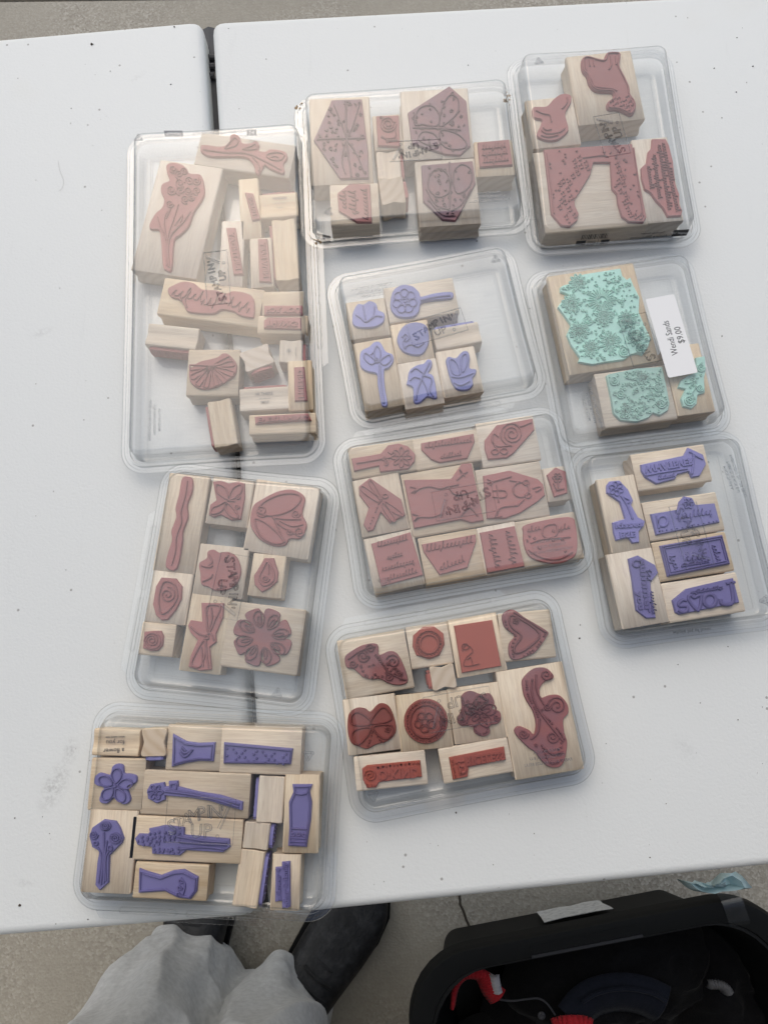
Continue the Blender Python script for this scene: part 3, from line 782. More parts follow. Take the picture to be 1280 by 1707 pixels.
S(B, 'tall', 'square stamp with a rust half daisy of fanned petals', [(430, 457), (717, 463), (715, 728), (425, 715)], RUST,
  [(432,600),(440,570),(490,530),(560,512),(600,500),(625,480),(660,485),(700,530),(705,570),(690,610),(640,640),(590,670),(520,685),(470,670),(440,640)],
  [('c',[(560,555),(560+dx,555+dy),(560+dx*1.08-dy*.14,555+dy*1.08+dx*.14),(560+dx*.98-dy*.25,555+dy*.98+dx*.25)]) for dx,dy in ((-110,20),(-95,70),(-60,105),(-15,110),(40,95),(85,70),(120,25),(115,-30),(95,-55))])
S(B, 'tall', 'stamp stood on end showing striped end grain beside the half daisy', [(722, 480), (885, 418), (925, 530), (762, 592)], RUST, mode='end', face='b', depth=.023)
S(B, 'tall', 'tiny block with a small faded flower print near the right wall', [(955, 402), (1088, 405), (1083, 530), (950, 530)], RUST, mode='side', face='r', print_=[('*', (1008, 475), 0, 60, False), ('with love', (1048, 470), R(90), 14, False)], foam=True)
S(B, 'tall', 'block printed HI THERE lying on its side with a rust edge showing above', [(722, 685), (1005, 668), (1012, 800), (725, 815)], RUST, mode='side', face='t', print_=[('HI THERE', (867, 713), R(3), 24, False), ('you make me', (870, 740), R(3), 12, False), ('SMILE', (870, 762), R(3), 20, False)], foam=True)
S(B, 'tall', 'upright stamp with a rust strip lettered FRIEND', [(1000, 527), (1132, 525), (1150, 800), (1015, 805)], RUST, [(1038,560),(1095,557),(1112,748),(1043,752)], [('t','FRIEND',1074,655,92,44,True,170)], smooth=False)
S(B, 'tall', 'tilted plain block with a rust left edge, nearest the near wall of the tallest case', [(530, 760), (660, 742), (725, 1000), (585, 1022)], RUST, mode='side', face='l')
S(B, 'tall', 'wide low stamp with a rust strip lettered EVERYTHING in the near right corner', [(782, 838), (1160, 825), (1160, 935), (785, 945)], RUST, [(812,845),(1120,825),(1135,862),(815,885)], [('t','EVERYTHING',975,856,3,36,True,290)], smooth=False)
# --- angular case
Z = frame(480, 110, 3.122)
S(Z, 'geo', 'big maple stamp with a purplish pentagon die pointing left, full of flourishes', [(105, 168), (408, 165), (452, 606), (132, 612)], PLUM, [(228,175),(383,170),(415,440),(418,578),(272,582),(135,382)],
  [('l',[(150,380),(250,375),(400,372)],1.4),('l',[(300,180),(305,380),(330,575)],1.2),('l',[(240,200),(280,300),(305,375)]),('l',[(370,200),(340,300),(308,375)]),('l',[(300,390),(280,480),(300,560)]),('l',[(310,390),(360,460),(400,560)]),('fill',60,1.6,3)], smooth=False)
S(Z, 'geo', 'small stamp with a pink square spiral die', [(442, 262), (580, 250), (598, 425), (455, 436)], RUST, [(460,258),(575,254),(582,415),(470,410)], [('s',520,300,44,2.6),('l',[(490,360),(520,385),(570,380)]),('l',[(560,330),(555,370),(500,375)]),('fill',6,1.2,4)], smooth=False)
S(Z, 'geo', 'plain block lying on its side right below the small square spiral stamp', [(458, 442), (580, 438), (592, 575), (468, 588)], RUST, mode='side', face='r')
S(Z, 'geo', 'pale block stood on end at the near wall of the angular case', [(470, 582), (592, 570), (616, 708), (490, 724)], RUST, mode='end', face='r', depth=.0235)
S(Z, 'geo', 'big stamp with a mauve six sided butterfly wing die, far right of the spiral stamp', [(583, 130), (930, 118), (968, 470), (612, 488)], PLUM, [(840,102),(928,180),(948,410),(895,460),(820,455),(650,400),(640,360),(625,240)],
  [('l',[(650,318),(760,320),(900,330)],1.3),('c',[(660,300),(680,220),(750,205),(790,260),(770,310),(700,300)]),('c',[(790,310),(800,220),(840,150),(885,170),(880,240),(830,290)]),('c',[(800,330),(880,350),(930,400),(900,430),(820,420),(790,370)]),('c',[(700,340),(760,350),(790,400),(740,410),(680,380)]),('fill',45,1.5,9)], smooth=False)
S(Z, 'geo', 'stamp with a mauve five sided heart butterfly die and a brown front side', [(660, 500), (965, 482), (1005, 815), (690, 832)], PLUM, [(695,515),(960,492),(975,605),(890,770),(870,800),(805,795),(705,700)],
  [('l',[(840,500),(845,600),(840,740)],1.3),('c',[(740,560),(790,530),(835,570),(840,650),(780,680),(730,630)]),('c',[(860,560),(900,510),(955,540),(945,620),(880,660)]),('l',[(720,640),(770,720),(840,745)]),('l',[(950,640),(900,720),(850,750)]),('l',[(730,690),(800,770),(870,775)]),('fill',40,1.5,12)], smooth=False)
S(Z, 'geo', 'small stamp with three lines of tiny pink lettering, apart at the right', [(968, 398), (1165, 383), (1178, 562), (985, 572)], RUST, [(988,395),(1150,380),(1168,510),(1000,522)], [('scr',1010,425,1135,412,34),('scr',1010,458,1145,446,34),('scr',1015,495,1150,482,34)], smooth=False)
S(Z, 'geo', 'stamp with a pink clipped corner word die, under the big pentagon', [(218, 615), (460, 612), (478, 815), (230, 822)], RUST, [(258,660),(320,612),(425,612),(435,808),(360,808),(265,750)], [('scr',295,740,290,640,46),('scr',345,770,340,640,50),('scr',410,795,400,630,46)], smooth=False)
# --- animal case
Z = frame(840, 60, 3.657)
S(Z, 'sheep', 'stamp with a dusky pink woolly sheep die lying head down', [(378, 130), (775, 85), (852, 498), (460, 540)], RUST,
  [(472,165),(480,130),(515,120),(570,135),(610,140),(620,110),(640,95),(705,98),(710,130),(705,180),(740,250),(765,310),(770,350),(800,395),(802,440),(775,478),(730,460),(690,445),(635,440),(632,400),(665,375),(660,340),(590,335),(550,325),(520,290),(505,240),(480,210)],
  [('rim',1.4),('l',[(500,150),(505,200),(540,270),(560,305),(650,315),(690,330)],1.4),('l',[(650,120),(655,170),(640,200)]),('l',[(680,120),(685,170)]),('l',[(545,140),(550,180)]),('l',[(520,140),(525,180)])]+[('l',[(x,y),(x+14,y-14),(x+26,y+4),(x+18,y+22)],1.2) for x,y in ((650,400),(680,410),(715,425),(745,430),(690,380),(730,395),(760,400),(745,370))])
S(Z, 'sheep', 'small stamp with a pink frog-like bird die at the left wall of the animal case', [(135, 395), (420, 365), (460, 645), (178, 690)], RUST,
  [(175,440),(195,428),(260,425),(300,385),(340,355),(375,348),(408,360),(408,395),(375,460),(378,500),(392,550),(385,580),(330,625),(270,632),(215,615),(203,590),(220,550),(232,505),(185,490)],
  [('l',[(195,450),(240,470),(280,480),(290,520)]),('l',[(230,570),(260,590),(330,585),(370,560)],1.3),('l',[(225,600),(270,612),(330,600)],1.3),('l',[(385,370),(385,400),(355,440)]),('l',[(240,555),(260,570),(290,565)])])
S(Z, 'sheep', 'largest stamp of the animal case, with a pink arched landscape frame die', [(185, 712), (782, 655), (872, 1140), (252, 1205)], RUST,
  [(245,690),(500,672),(780,655),(800,750),(868,1100),(850,1130),(760,1125),(720,1095),(695,1010),(690,960),(660,925),(650,765),(545,765),(525,840),(470,930),(430,990),(432,1030),(455,1080),(445,1120),(400,1155),(350,1150),(290,1080),(270,900)],
  [('z',[(262,712),(285,900),(305,1080)],1),('z',[(790,680),(850,1095)],1),('l',[(480,740),(600,725),(640,735)])]+[('l',[(x,y),(x+12,y-18),(x+22,y+6),(x+8,y+16)],1) for x,y in ((420,760),(450,740),(430,800),(460,790),(490,770),(440,830),(500,800),(410,850),(390,890),(350,880),(380,930),(350,960),(330,900),(400,980),(360,1010),(330,1040),(390,1050),(420,1090),(370,1100),(340,1000),(680,780),(700,830),(690,880),(720,900),(700,940),(730,960),(725,1010),(745,1050),(760,1085),(740,1000),(690,800),(715,860),(790,1095),(820,1100))]+[('fill',46,.9,21)], smooth=False)
S(Z, 'sheep', 'stamp with a pink stepped block of verse lettering, right wall of the animal case', [(782, 635), (1000, 615), (1085, 1115), (868, 1142)], RUST,
  [(905,625),(985,625),(1005,660),(1030,760),(1045,900),(1068,960),(1070,1030),(1088,1060),(1080,1090),(1000,1095),(970,1040),(930,1000),(895,950),(860,930),(840,860),(838,800),(870,770),(880,700),(900,680)],
  [('scr',970,650,1060,1070,40),('scr',945,660,1010,1060,40),('scr',915,720,950,990,36),('scr',880,790,900,930,36)], smooth=False)
# --- pale lilac case
Z = frame(540, 400, 3.4595)
S(Z, 'pale', 'small stamp with a pale lilac three lobed tulip bloom, no stem, far left', [(130, 365), (345, 335), (380, 540), (154, 572)], PALELILAC, [(170,410),(195,368),(230,370),(262,350),(300,365),(310,400),(345,420),(345,455),(330,480),(280,500),(200,500),(168,480),(165,440)],
  [('l',[(185,430),(215,450),(240,470),(270,455),(300,435),(335,440)],1.2),('l',[(225,380),(235,430),(245,465)]),('l',[(290,380),(285,430),(265,460)])])
S(Z, 'pale', 'wide stamp with a pale lilac round flower on a stem lying sideways', [(345, 280), (740, 215), (772, 412), (385, 478)], PALELILAC,
  [(385,350),(400,290),(450,258),(510,265),(548,300),(560,325),(640,305),(735,298),(743,325),(720,335),(620,345),(560,360),(545,410),(510,440),(430,440),(390,400)],
  [('s',465,350,26,1.4),('pet',465,350,22,70,7,24,10),('l',[(555,345),(640,325),(730,315)],1.6)])
S(Z, 'pale', 'stamp with a pale lilac plain round bloom in the middle, under the emblem', [(385, 495), (592, 460), (635, 675), (422, 708)], PALELILAC, [(425,550),(460,495),(520,473),(580,485),(602,525),(602,590),(570,650),(520,660),(460,640),(430,600)],
  [('l',[(450,560),(470,540),(490,565),(470,585)],1.2),('l',[(460,620),(500,600),(540,615),(575,590)],1.2),('l',[(470,560),(455,590),(470,625)])])
S(Z, 'pale', 'plain grooved block lying on its side with a lilac edge beside the round bloom', [(625, 512), (885, 470), (912, 580), (648, 640)], PALELILAC, mode='side', face='t')
S(Z, 'pale', 'tall stamp with a pale lilac open tulip on a straight stem', [(168, 600), (385, 565), (462, 945), (242, 985)], PALELILAC,
  [(208,690),(215,640),(260,615),(290,588),(325,590),(355,640),(395,660),(397,700),(370,735),(345,750),(350,850),(365,945),(340,955),(330,930),(312,830),(305,770),(250,755),(215,730)],
  [('c',[(300,690),(290,640),(305,610),(325,640),(320,690)]),('c',[(295,695),(240,650),(232,680),(270,715)]),('c',[(325,695),(375,660),(385,690),(350,720)]),('s',305,690,18,1.4),('l',[(320,720),(328,820),(345,940)],1.6),('l',[(290,640),(270,660)])])
S(Z, 'pale', 'stamp with a pale lilac veined leaf die, nearest the near wall in the middle', [(428, 715), (640, 685), (695, 930), (470, 978)], PALELILAC,
  [(485,800),(495,750),(540,720),(575,712),(598,688),(620,695),(618,730),(600,765),(630,785),(650,890),(640,910),(600,900),(575,915),(550,935),(520,930),(515,850),(480,830)],
  [('l',[(608,705),(575,770),(540,860),(530,920)],1.3),('l',[(575,770),(530,740),(500,760)]),('l',[(570,780),(620,800),(610,860),(630,900)]),('l',[(560,800),(520,790),(495,810)]),('l',[(565,800),(590,850),(600,890)])])
S(Z, 'pale', 'stamp with a pale lilac crocus bloom, nearest the empty right side', [(648, 650), (865, 612), (916, 868), (695, 910)], PALELILAC,
  [(705,690),(720,672),(760,680),(795,645),(825,640),(840,670),(838,735),(875,745),(872,770),(855,795),(858,830),(830,860),(775,860),(745,830),(725,780),(712,730)],
  [('c',[(725,690),(760,700),(785,760),(770,780),(740,760)]),('c',[(790,680),(820,655),(825,700),(800,760)]),('l',[(735,785),(790,790),(860,765)],1.3),('l',[(750,820),(790,835),(840,810)],1.3)])
# --- mint case
Z = frame(870, 410, 3.657)
rnd = random.Random(5)
S(Z, 'mint', 'largest mint green stamp with a dense die of many garden flowers', [(150, 190), (680, 106), (828, 695), (300, 782)], MINT,
  [(235,250),(250,240),(300,225),(320,190),(380,170),(600,135),(612,180),(640,205),(660,190),(678,235),(715,310),(712,400),(745,480),(785,560),(770,610),(735,660),(700,650),(660,660),(620,690),(510,705),(430,720),(345,705),(355,680),(300,600),(275,540),(300,480),(265,430),(220,370),(240,340),(290,295),(235,275)],
  [('l',[(485+28*math.cos(t),330+24*math.sin(t)),(485+(78+8*(i%2))*math.cos(t),330+(72+8*(i%2))*math.sin(t))],.9) for i,t in [(i,i*2*math.pi/26) for i in range(26)]]+
  [('s',x,y,r,2.2,a) for x,y,r,a in ((345,215,40,0),(300,350,44,60),(500,430,44,20),(350,520,48,120),(540,580,44,0),(420,620,40,90),(640,440,40,40),(700,540,38,0),(720,620,30,0),(620,640,34,50),(400,450,34,0))]+
  [('pet',x,y,8,r,n,7,a) for x,y,r,n,a in ((300,350,58,11,0),(500,430,58,11,0),(350,520,62,13,10),(540,580,60,12,0),(420,620,50,11,0),(640,440,54,11,0),(690,560,50,10,0),(340,220,52,10,0))]+
  [('d',[(rnd.uniform(400,690),0,0)][:0]+[(x,y,7) for x,y in ((430,190),(450,215),(470,180),(500,205),(520,175),(545,200),(560,160),(590,180),(580,215),(610,230),(635,245),(620,270),(650,225),(655,265),(640,300),(665,300),(600,250),(610,300),(630,325),(670,330),(530,225),(560,245),(250,255),(270,262))])]+[('fill',210,1.4,30)], smooth=False)
S(Z, 'mint', 'smaller greyish mint stamp with a flower cluster die, near the sticker bottom', [(440, 775), (868, 735), (948, 1050), (516, 1108)], GREYMINT,
  [(515,790),(530,780),(700,745),(855,735),(880,850),(900,960),(890,1000),(840,1030),(800,1015),(770,1045),(700,1070),(600,1060),(560,1020),(545,930)],
  [('s',x,y,30,2,a) for x,y,a in ((560,820,0),(740,800,60),(850,960,20),(640,1000,120),(600,900,10),(830,860,0))]+[('pet',740,800,8,44,10,6,0),('pet',640,1000,8,44,10,6,0)]+[('fill',170,1.3,31)], smooth=False)
S(Z, 'mint', 'narrow stamp partly under the sticker with a mint rose sprig', [(865, 625), (1082, 592), (1170, 1000), (952, 1035)], MINT,
  [(1060,680),(1115,670),(1120,760),(1110,800),(1115,890),(1070,905),(1065,960),(1035,988),(985,975),(972,930),(1000,870),(955,860),(970,820),(1010,790),(1060,770)],
  [('s',1090,740,28,2,0),('s',1085,865,24,2,0),('s',1020,940,34,2,0),('l',[(990,835),(1030,830),(1050,790)]),('l',[(1050,790),(1055,860),(1030,900)]),('fill',22,1.2,32)], smooth=False)
# --- frog case
Z = frame(550, 670, 2.844)
S(Z, 'frog', 'long stamp with a pink daisy on a flat bar stem, in the frog case', [(90, 225), (388, 175), (414, 320), (106, 362)], RUST, [(103,268),(240,245),(275,205),(325,196),(370,210),(402,245),(400,280),(370,315),(240,330),(232,300),(115,325)],
  [('pet',338,262,8,48,8,9,0),('l',[(125,290),(230,272),(290,262)],1.2),('c',[(262,280),(245,270),(262,260),(275,290),(262,300)]),('l',[(275,235),(290,245),(300,235)])], smooth=False)
S(Z, 'frog', 'stamp with a pink boat shaped script word die, between the daisy and the snail', [(390, 180), (690, 130), (718, 272), (416, 322)], RUST, [(433,195),(680,150),(685,185),(650,265),(520,285),(480,270),(435,225)], [('scr',450,210,675,180,34),('scr',525,262,625,245,30)], smooth=False)
S(Z, 'frog', 'stamp with a pink coiled snail die in the far right corner of the frog case', [(697, 110), (960, 58), (996, 268), (726, 312)], RUST, [(735,180),(790,110),(960,78),(968,130),(870,240),(840,262),(750,270),(735,220)],
  [('s',862,150,58,2.7,90),('l',[(955,95),(900,115),(870,100)],1.2),('l',[(800,165),(775,150),(770,190),(800,210),(850,205)],1.2),('e',782,235,16,12),('e',825,232,16,14),('l',[(770,190),(790,225)])], smooth=False)
S(Z, 'frog', 'stamp with a pink V shaped dragonfly die at the left wall of the frog case', [(105, 380), (323, 336), (375, 598), (156, 638)], RUST, [(138,400),(190,360),(240,395),(335,460),(355,535),(285,572),(240,520),(205,605),(180,612),(160,580),(185,500),(140,440)],
  [('c',[(240,460),(160,400),(150,420),(220,470)]),('c',[(245,455),(200,375),(185,385),(230,455)]),('c',[(260,470),(335,520),(340,540),(280,510)]),('c',[(255,480),(310,555),(290,560),(250,500)]),('bead',[(235,470),(215,520),(185,595)],5,10),('e',262,445,12,10)], smooth=False)
S(Z, 'frog', 'stamp with a pink angular die of long frog legs, left under the emblem', [(335, 347), (672, 290), (733, 585), (395, 638)], RUST, [(352,370),(575,365),(625,293),(670,290),(728,560),(670,570),(620,555),(400,598)],
  [('l',[(380,400),(410,410),(400,430),(420,412),(470,400),(520,410),(560,400),(610,390)],1.2),('l',[(385,430),(405,415)]),('l',[(390,530),(420,540),(400,565),(425,545),(480,545),(530,530)],1.2),('l',[(600,370),(625,345),(615,320),(628,340),(650,330)],1.2),('l',[(640,350),(630,345)]),('l',[(620,540),(660,500),(700,540)],1.1),('l',[(560,400),(600,440),(690,420)],1.1)], smooth=False)
S(Z, 'frog', 'stamp with a pink upside down frog figure die, right of the emblem', [(690, 326), (990, 282), (1040, 538), (736, 580)], RUST, [(728,350),(850,325),(985,365),(1010,390),(1018,440),(985,470),(900,525),(830,550),(745,550)],
  [('e',905,415,38,36,0,1.2),('e',930,382,14,12),('e',938,442,14,12),('l',[(745,385),(790,372),(860,352)],1.2),('l',[(745,365),(770,378),(760,395)]),('l',[(790,535),(810,500),(890,490)],1.2),('l',[(770,420),(830,420),(830,450),(770,450)]),('l',[(790,395),(800,475)]),('l',[(960,410),(990,400),(1000,410),(975,425)],1.2),('l',[(850,370),(900,380)]),('l',[(890,490),(920,460)]),('l',[(795,520),(785,545),(815,540)])], smooth=False)
S(Z, 'frog', 'small stamp with a pink tag shaped flower die at the right wall', [(1005, 322), (1110, 304), (1136, 458), (1040, 470)], RUST, [(1030,345),(1070,310),(1118,330),(1125,430),(1065,448)], [('pet',1078,358,4,22,6,7,0),('l',[(1080,375),(1085,420)]),('l',[(1070,418),(1110,410)],1.2),('l',[(1060,385),(1075,420)])], smooth=False)
S(Z, 'frog', 'stamp with a pink square of four short lines, near left in the frog case', [(160, 655), (385, 608), (455, 862), (216, 908)], RUST, [(197,672),(380,617),(440,820),(245,872)], [('scr',225,680,370,645,34),('scr',270,740,345,720,28),('scr',245,795,400,755,34),('scr',270,840,415,800,34)], smooth=False)
S(Z, 'frog', 'stamp with a pink funnel shaped two line greeting die, middle of the near row', [(420, 652), (690, 600), (734, 820), (460, 868)], RUST, [(437,675),(690,628),(692,660),(650,785),(520,818),(445,710)], [('scr',455,700,680,655,44),('scr',520,790,640,745,40)], smooth=False)
S(Z, 'frog', 'stamp with a pink upright rectangle of two vertical words', [(695, 602), (875, 570), (924, 785), (742, 820)], RUST, [(712,620),(875,588),(922,778),(748,810)], [('scr',760,625,795,785,44),('scr',840,610,875,770,44)], smooth=False)
S(Z, 'frog', 'stamp with a pink rounded gravestone shaped die under the embossed fine print', [(880, 572), (1155, 522), (1198, 735), (930, 790)], RUST, [(918,620),(935,580),(1130,545),(1165,590),(1172,700),(1140,745),(1060,765),(960,740),(925,690)],
  [('c',[(1015,590),(1070,580),(1075,625),(1040,645),(1010,630)],1.2),('scr',935,610,1000,595,34),('scr',1090,600,1140,590,34),('l',[(940,700),(1000,735),(1080,745),(1150,710)],1.3),('l',[(950,670),(1010,650),(1140,640)]),('fill',10,1.2,8)], smooth=True)
# --- lilac word case
Z = frame(950, 710, 3.879)
S(Z, 'words', 'stamp with a light lilac bottle shaped word die, far end of the word case', [(400, 196), (862, 112), (908, 342), (446, 428)], LILAC, [(460,250),(740,190),(765,140),(860,185),(880,245),(840,320),(790,330),(770,290),(695,310),(680,340),(560,372),(490,330),(465,290)],
  [('t','WHATEVER',640,252,10,62,True,330),('scr',570,340,680,318,32),('l',[(770,165),(800,190),(790,310)],1.2),('l',[(800,185),(860,215)],1.2),('l',[(490,320),(600,300),(760,275)])], smooth=False)
S(Z, 'words', 'upright stamp with a light lilac flower and kisses word die in the word case', [(185, 350), (405, 318), (526, 778), (262, 826)], LILAC, [(240,385),(258,358),(320,352),(375,410),(408,480),(395,510),(440,590),(485,615),(478,645),(445,680),(448,750),(405,755),(380,720),(300,738),(285,690),(278,625),(360,600),(325,490),(240,430)],
  [('pet',298,405,8,46,6,14,20),('l',[(330,450),(370,510),(405,600)],1.3),('t','kisses',382,640,4,50,False,180),('t','BSE',370,700,5,52,True,100),('l',[(345,460),(385,480),(375,500)])], smooth=False)
S(Z, 'words', 'stamp with a light lilac domed letter block die right under the emblem top', [(470, 500), (940, 428), (990, 660), (526, 752)], LILAC, [(525,570),(700,540),(710,490),(740,455),(790,465),(815,510),(935,500),(968,620),(560,702)],
  [('e',600,615,32,34,0,1.6),('l',[(560,580),(575,660)],1.4),('pet',765,500,4,34,6,9,0),('scr',690,590,920,555,60),('bead',[(580,680),(760,650),(950,612)],6,14)], smooth=False)
S(Z, 'words', 'stamp with a deep lilac framed rectangle word die', [(530, 762), (1000, 684), (1054, 928), (590, 1006)], DEEPLILAC, [(585,775),(985,705),(1035,890),(635,972)], [('rim',1.0),('rim',2.6),('scr',650,840,690,930,50),('scr',745,860,880,840,70),('scr',925,770,965,880,50),('scr',720,905,900,875,24)], smooth=False)
S(Z, 'words', 'upright stamp with a deep lilac bent column of letters in the word case', [(232, 842), (530, 786), (638, 1262), (345, 1310)], DEEPLILAC, [(380,860),(440,838),(550,900),(570,950),(520,1010),(525,1080),(555,1240),(495,1242),(430,1190),(412,1060),(405,1000)],
  [('t','summer',487,1030,-83,66,False,350),('e',430,890,24,22,0,1.3),('scr',520,930,500,1010,50),('t','you',452,1130,-80,50,False,120),('scr',530,1070,540,1220,40)], smooth=False)
S(Z, 'words', 'stamp with a deep lilac LOVE die that has a heart for its V', [(595, 1026), (1070, 948), (1127, 1190), (652, 1275)], DEEPLILAC, [(665,1130),(755,1055),(1055,985),(1095,1140),(710,1218),(685,1205)],
  [('l',[(755,1130),(730,1125),(705,1145),(710,1165),(755,1165),(760,1190),(730,1205),(700,1190)],1.8),('c',[(800,1110),(785,1095),(768,1105),(775,1135),(830,1195),(850,1110),(835,1095),(815,1105)],1.8),('e',905,1128,40,42,-10,2.2),('l',[(1040,1010),(1055,1140),(985,1150),(975,1120)],2.2),('l',[(1010,1020),(1068,1010)],1.6),('scr',780,1080,990,1045,30)], smooth=False)
# --- brick red case
Z = frame(540, 970, 2.7826)
S(Z, 'brick', 'stamp with a dark brick lacy scroll wing in two lobes, in the brick case', [(65, 282), (368, 216), (415, 488), (106, 545)], MAUVE, [(98,350),(125,325),(180,295),(245,290),(255,340),(310,322),(350,350),(388,455),(350,478),(300,470),(260,450),(220,452),(180,440),(140,405),(105,395)],
  [('s',180,345,30,1.6),('s',215,310,24,1.6,120),('s',135,380,20,1.4),('s',320,370,34,1.6,200),('l',[(110,360),(170,320),(240,300)],1),('bead',[(170,390),(200,440),(270,440)],7,8),('bead',[(240,340),(280,390),(370,455)],6,12),('l',[(255,345),(300,420),(380,455)]),('s',300,440,20,1.3),('s',345,420,18,1.4),('fill',14,1.0,2)], smooth=True)
S(Z, 'brick', 'small stamp with a brick red beaded ring die', [(382, 216), (566, 186), (597, 374), (411, 404)], BRICK, [(415,250),(460,210),(510,207),(553,240),(558,290),(535,340),(490,358),(430,340),(413,300)],
  [('e',487,288,44,44,0,1.4),('e',487,288,62,62,0,1),('bead',[(487+53*math.cos(t),288+53*math.sin(t)) for t in [i*math.pi/8 for i in range(17)]],5,24)], smooth=False)
S(Z, 'brick', 'stamp with a flat bright brick square die with a faint scroll', [(572, 180), (800, 146), (842, 402), (626, 448)], BRICK, [(605,205),(780,178),(822,390),(642,422)], [('l',[(640,320),(660,290),(690,320),(660,350),(650,390),(720,380)],.4),('e',655,300,16,14,0,.4),('l',[(690,385),(680,350),(665,360)],.4)], smooth=False)
S(Z, 'brick', 'stamp with a brick heart die edged in beads, lying point right in the far corner', [(806, 152), (1046, 130), (1070, 346), (840, 370)], MAUVE, [(828,160),(850,135),(885,132),(930,165),(1030,225),(1035,250),(985,320),(940,345),(890,362),(862,345),(860,290),(885,250),(840,210)],
  [('c',[(860,165),(890,160),(1000,240),(940,310),(890,330),(885,300),(915,250),(870,210)],1.3),('bead',[(840,180),(855,220),(890,250),(872,300),(880,345)],6,14),('bead',[(1030,235),(990,300),(930,345)],6,10),('pet',890,180,3,14,5,5,0),('l',[(880,140),(960,190),(1030,235)],1.2)], smooth=True)
S(Z, 'brick', 'stamp stood on end showing swirled end grain under the ring and square stamps', [(488, 394), (598, 378), (618, 490), (506, 510)], BRICK, mode='end', face='l', depth=.0255)
S(Z, 'brick', 'square stamp with a brick red plain winged butterfly die', [(85, 552), (325, 521), (357, 776), (120, 800)], MAROON, [(115,620),(150,588),(190,590),(215,605),(255,568),(295,575),(320,620),(333,690),(300,735),(240,755),(200,775),(165,765),(130,750),(112,700)],
  [('c',[(212,640),(160,605),(130,620),(130,660),(205,665)]),('c',[(220,640),(265,585),(295,595),(310,640),(230,660)]),('c',[(210,675),(140,690),(130,730),(160,755),(205,710)]),('c',[(232,670),(310,665),(318,700),(285,730),(240,700)]),('bead',[(225,690),(215,730),(205,760)],5,6),('bead',[(235,690),(255,730),(275,745)],5,6),('pet',295,685,2,12,5,4,0)], smooth=True)
S(Z, 'brick', 'stamp with a brick red lace circle die with a flower inside', [(333, 532), (570, 506), (597, 763), (361, 785)], MAROON, [(473+100*math.cos(t),648+103*math.sin(t)) for t in [i*math.pi/8 for i in range(16)]],
  [('e',473,648,74,78,0,1.3),('bead',[(473+88*math.cos(t),648+91*math.sin(t)) for t in [i*math.pi/10 for i in range(21)]],6,44),('pet',468,650,16,48,5,18,20),('bead',[(468+14*math.cos(t),650+14*math.sin(t)) for t in [i*math.pi/4 for i in range(9)]],4,12)], smooth=True)
S(Z, 'brick', 'stamp with a dark brick five lobed fancy blossom die under the emblem line', [(576, 502), (805, 466), (850, 718), (606, 754)], MAUVE, [(620,640),(640,590),(640,530),(680,508),(730,525),(770,520),(790,560),(780,590),(815,605),(820,640),(800,660),(765,665),(770,700),(740,717),(700,700),(692,665),(640,668)],
  [('pet',722,605,8,78,5,26,-160),('pet',722,605,4,50,5,10,-160),('bead',[(705,625),(705,690),(735,705),(758,690),(750,630)],5,12),('s',800,630,16,1.3),('s',645,645,18,1.3),('fill',6,1.0,7)], smooth=True)
S(Z, 'brick', 'tallest stamp of the brick case with a long S swirl of beads and curls', [(797, 424), (1100, 372), (1206, 868), (892, 913)], MAUVE,
  [(925,450),(975,405),(1030,402),(1062,430),(1060,450),(1020,465),(1000,500),(1010,540),(1050,528),(1095,530),(1130,570),(1132,610),(1110,640),(1115,700),(1128,750),(1115,830),(1090,860),(1045,858),(1010,830),(980,790),(950,770),(900,720),(885,690),(905,672),(950,690),(975,710),(985,660),(970,600),(935,540),(922,490)],
  [('s',1080,575,44,1.8,180),('s',1030,430,28,1.4),('s',925,705,24,1.5),('s',1060,720,30,1.5),('s',1035,580,18,1.4),('bead',[(940,460),(945,520),(975,580),(1000,640)],7,16),('l',[(965,450),(965,520),(1000,600),(1060,680),(1110,740)],1.3),('l',[(1000,640),(990,700),(960,730)],1.3),('bead',[(1020,620),(1080,680),(1115,730)],6,11),('bead',[(1010,760),(1050,840),(1100,830)],6,11),('l',[(985,430),(985,500),(1020,570)],1),('l',[(1110,790),(1060,800),(1020,770)]),('fill',10,1.0,40)], smooth=True)
S(Z, 'brick', 'low stamp with a brick strip lettered SO KIND, near left corner', [(140, 816), (464, 783), (478, 938), (156, 970)], BRICK, [(178,870),(200,855),(445,832),(453,905),(255,930),(240,955),(200,957),(182,920)],
  [('t','O·KIND',345,888,4,62,True,190),('s',215,900,30,1.8,180),('bead',[(250,862),(340,850),(440,842)],6,18),('bead',[(192,935),(205,945),(235,945)],5,5)], smooth=False)
S(Z, 'brick', 'low stamp with a brick strip lettered PRICELESS and a big initial', [(530, 776), (844, 726), (876, 882), (562, 933)], BRICK, [(582,818),(835,768),(843,825),(670,860),(665,905),(600,918)],
  [('t','RICELESS',745,818,9,52,True,180),('l',[(625,835),(635,895)],2),('l',[(610,840),(650,832)],1.4),('l',[(632,890),(655,880),(650,855),(628,862)],1.8),('bead',[(595,830),(603,870),(610,905)],5,8)], smooth=False)
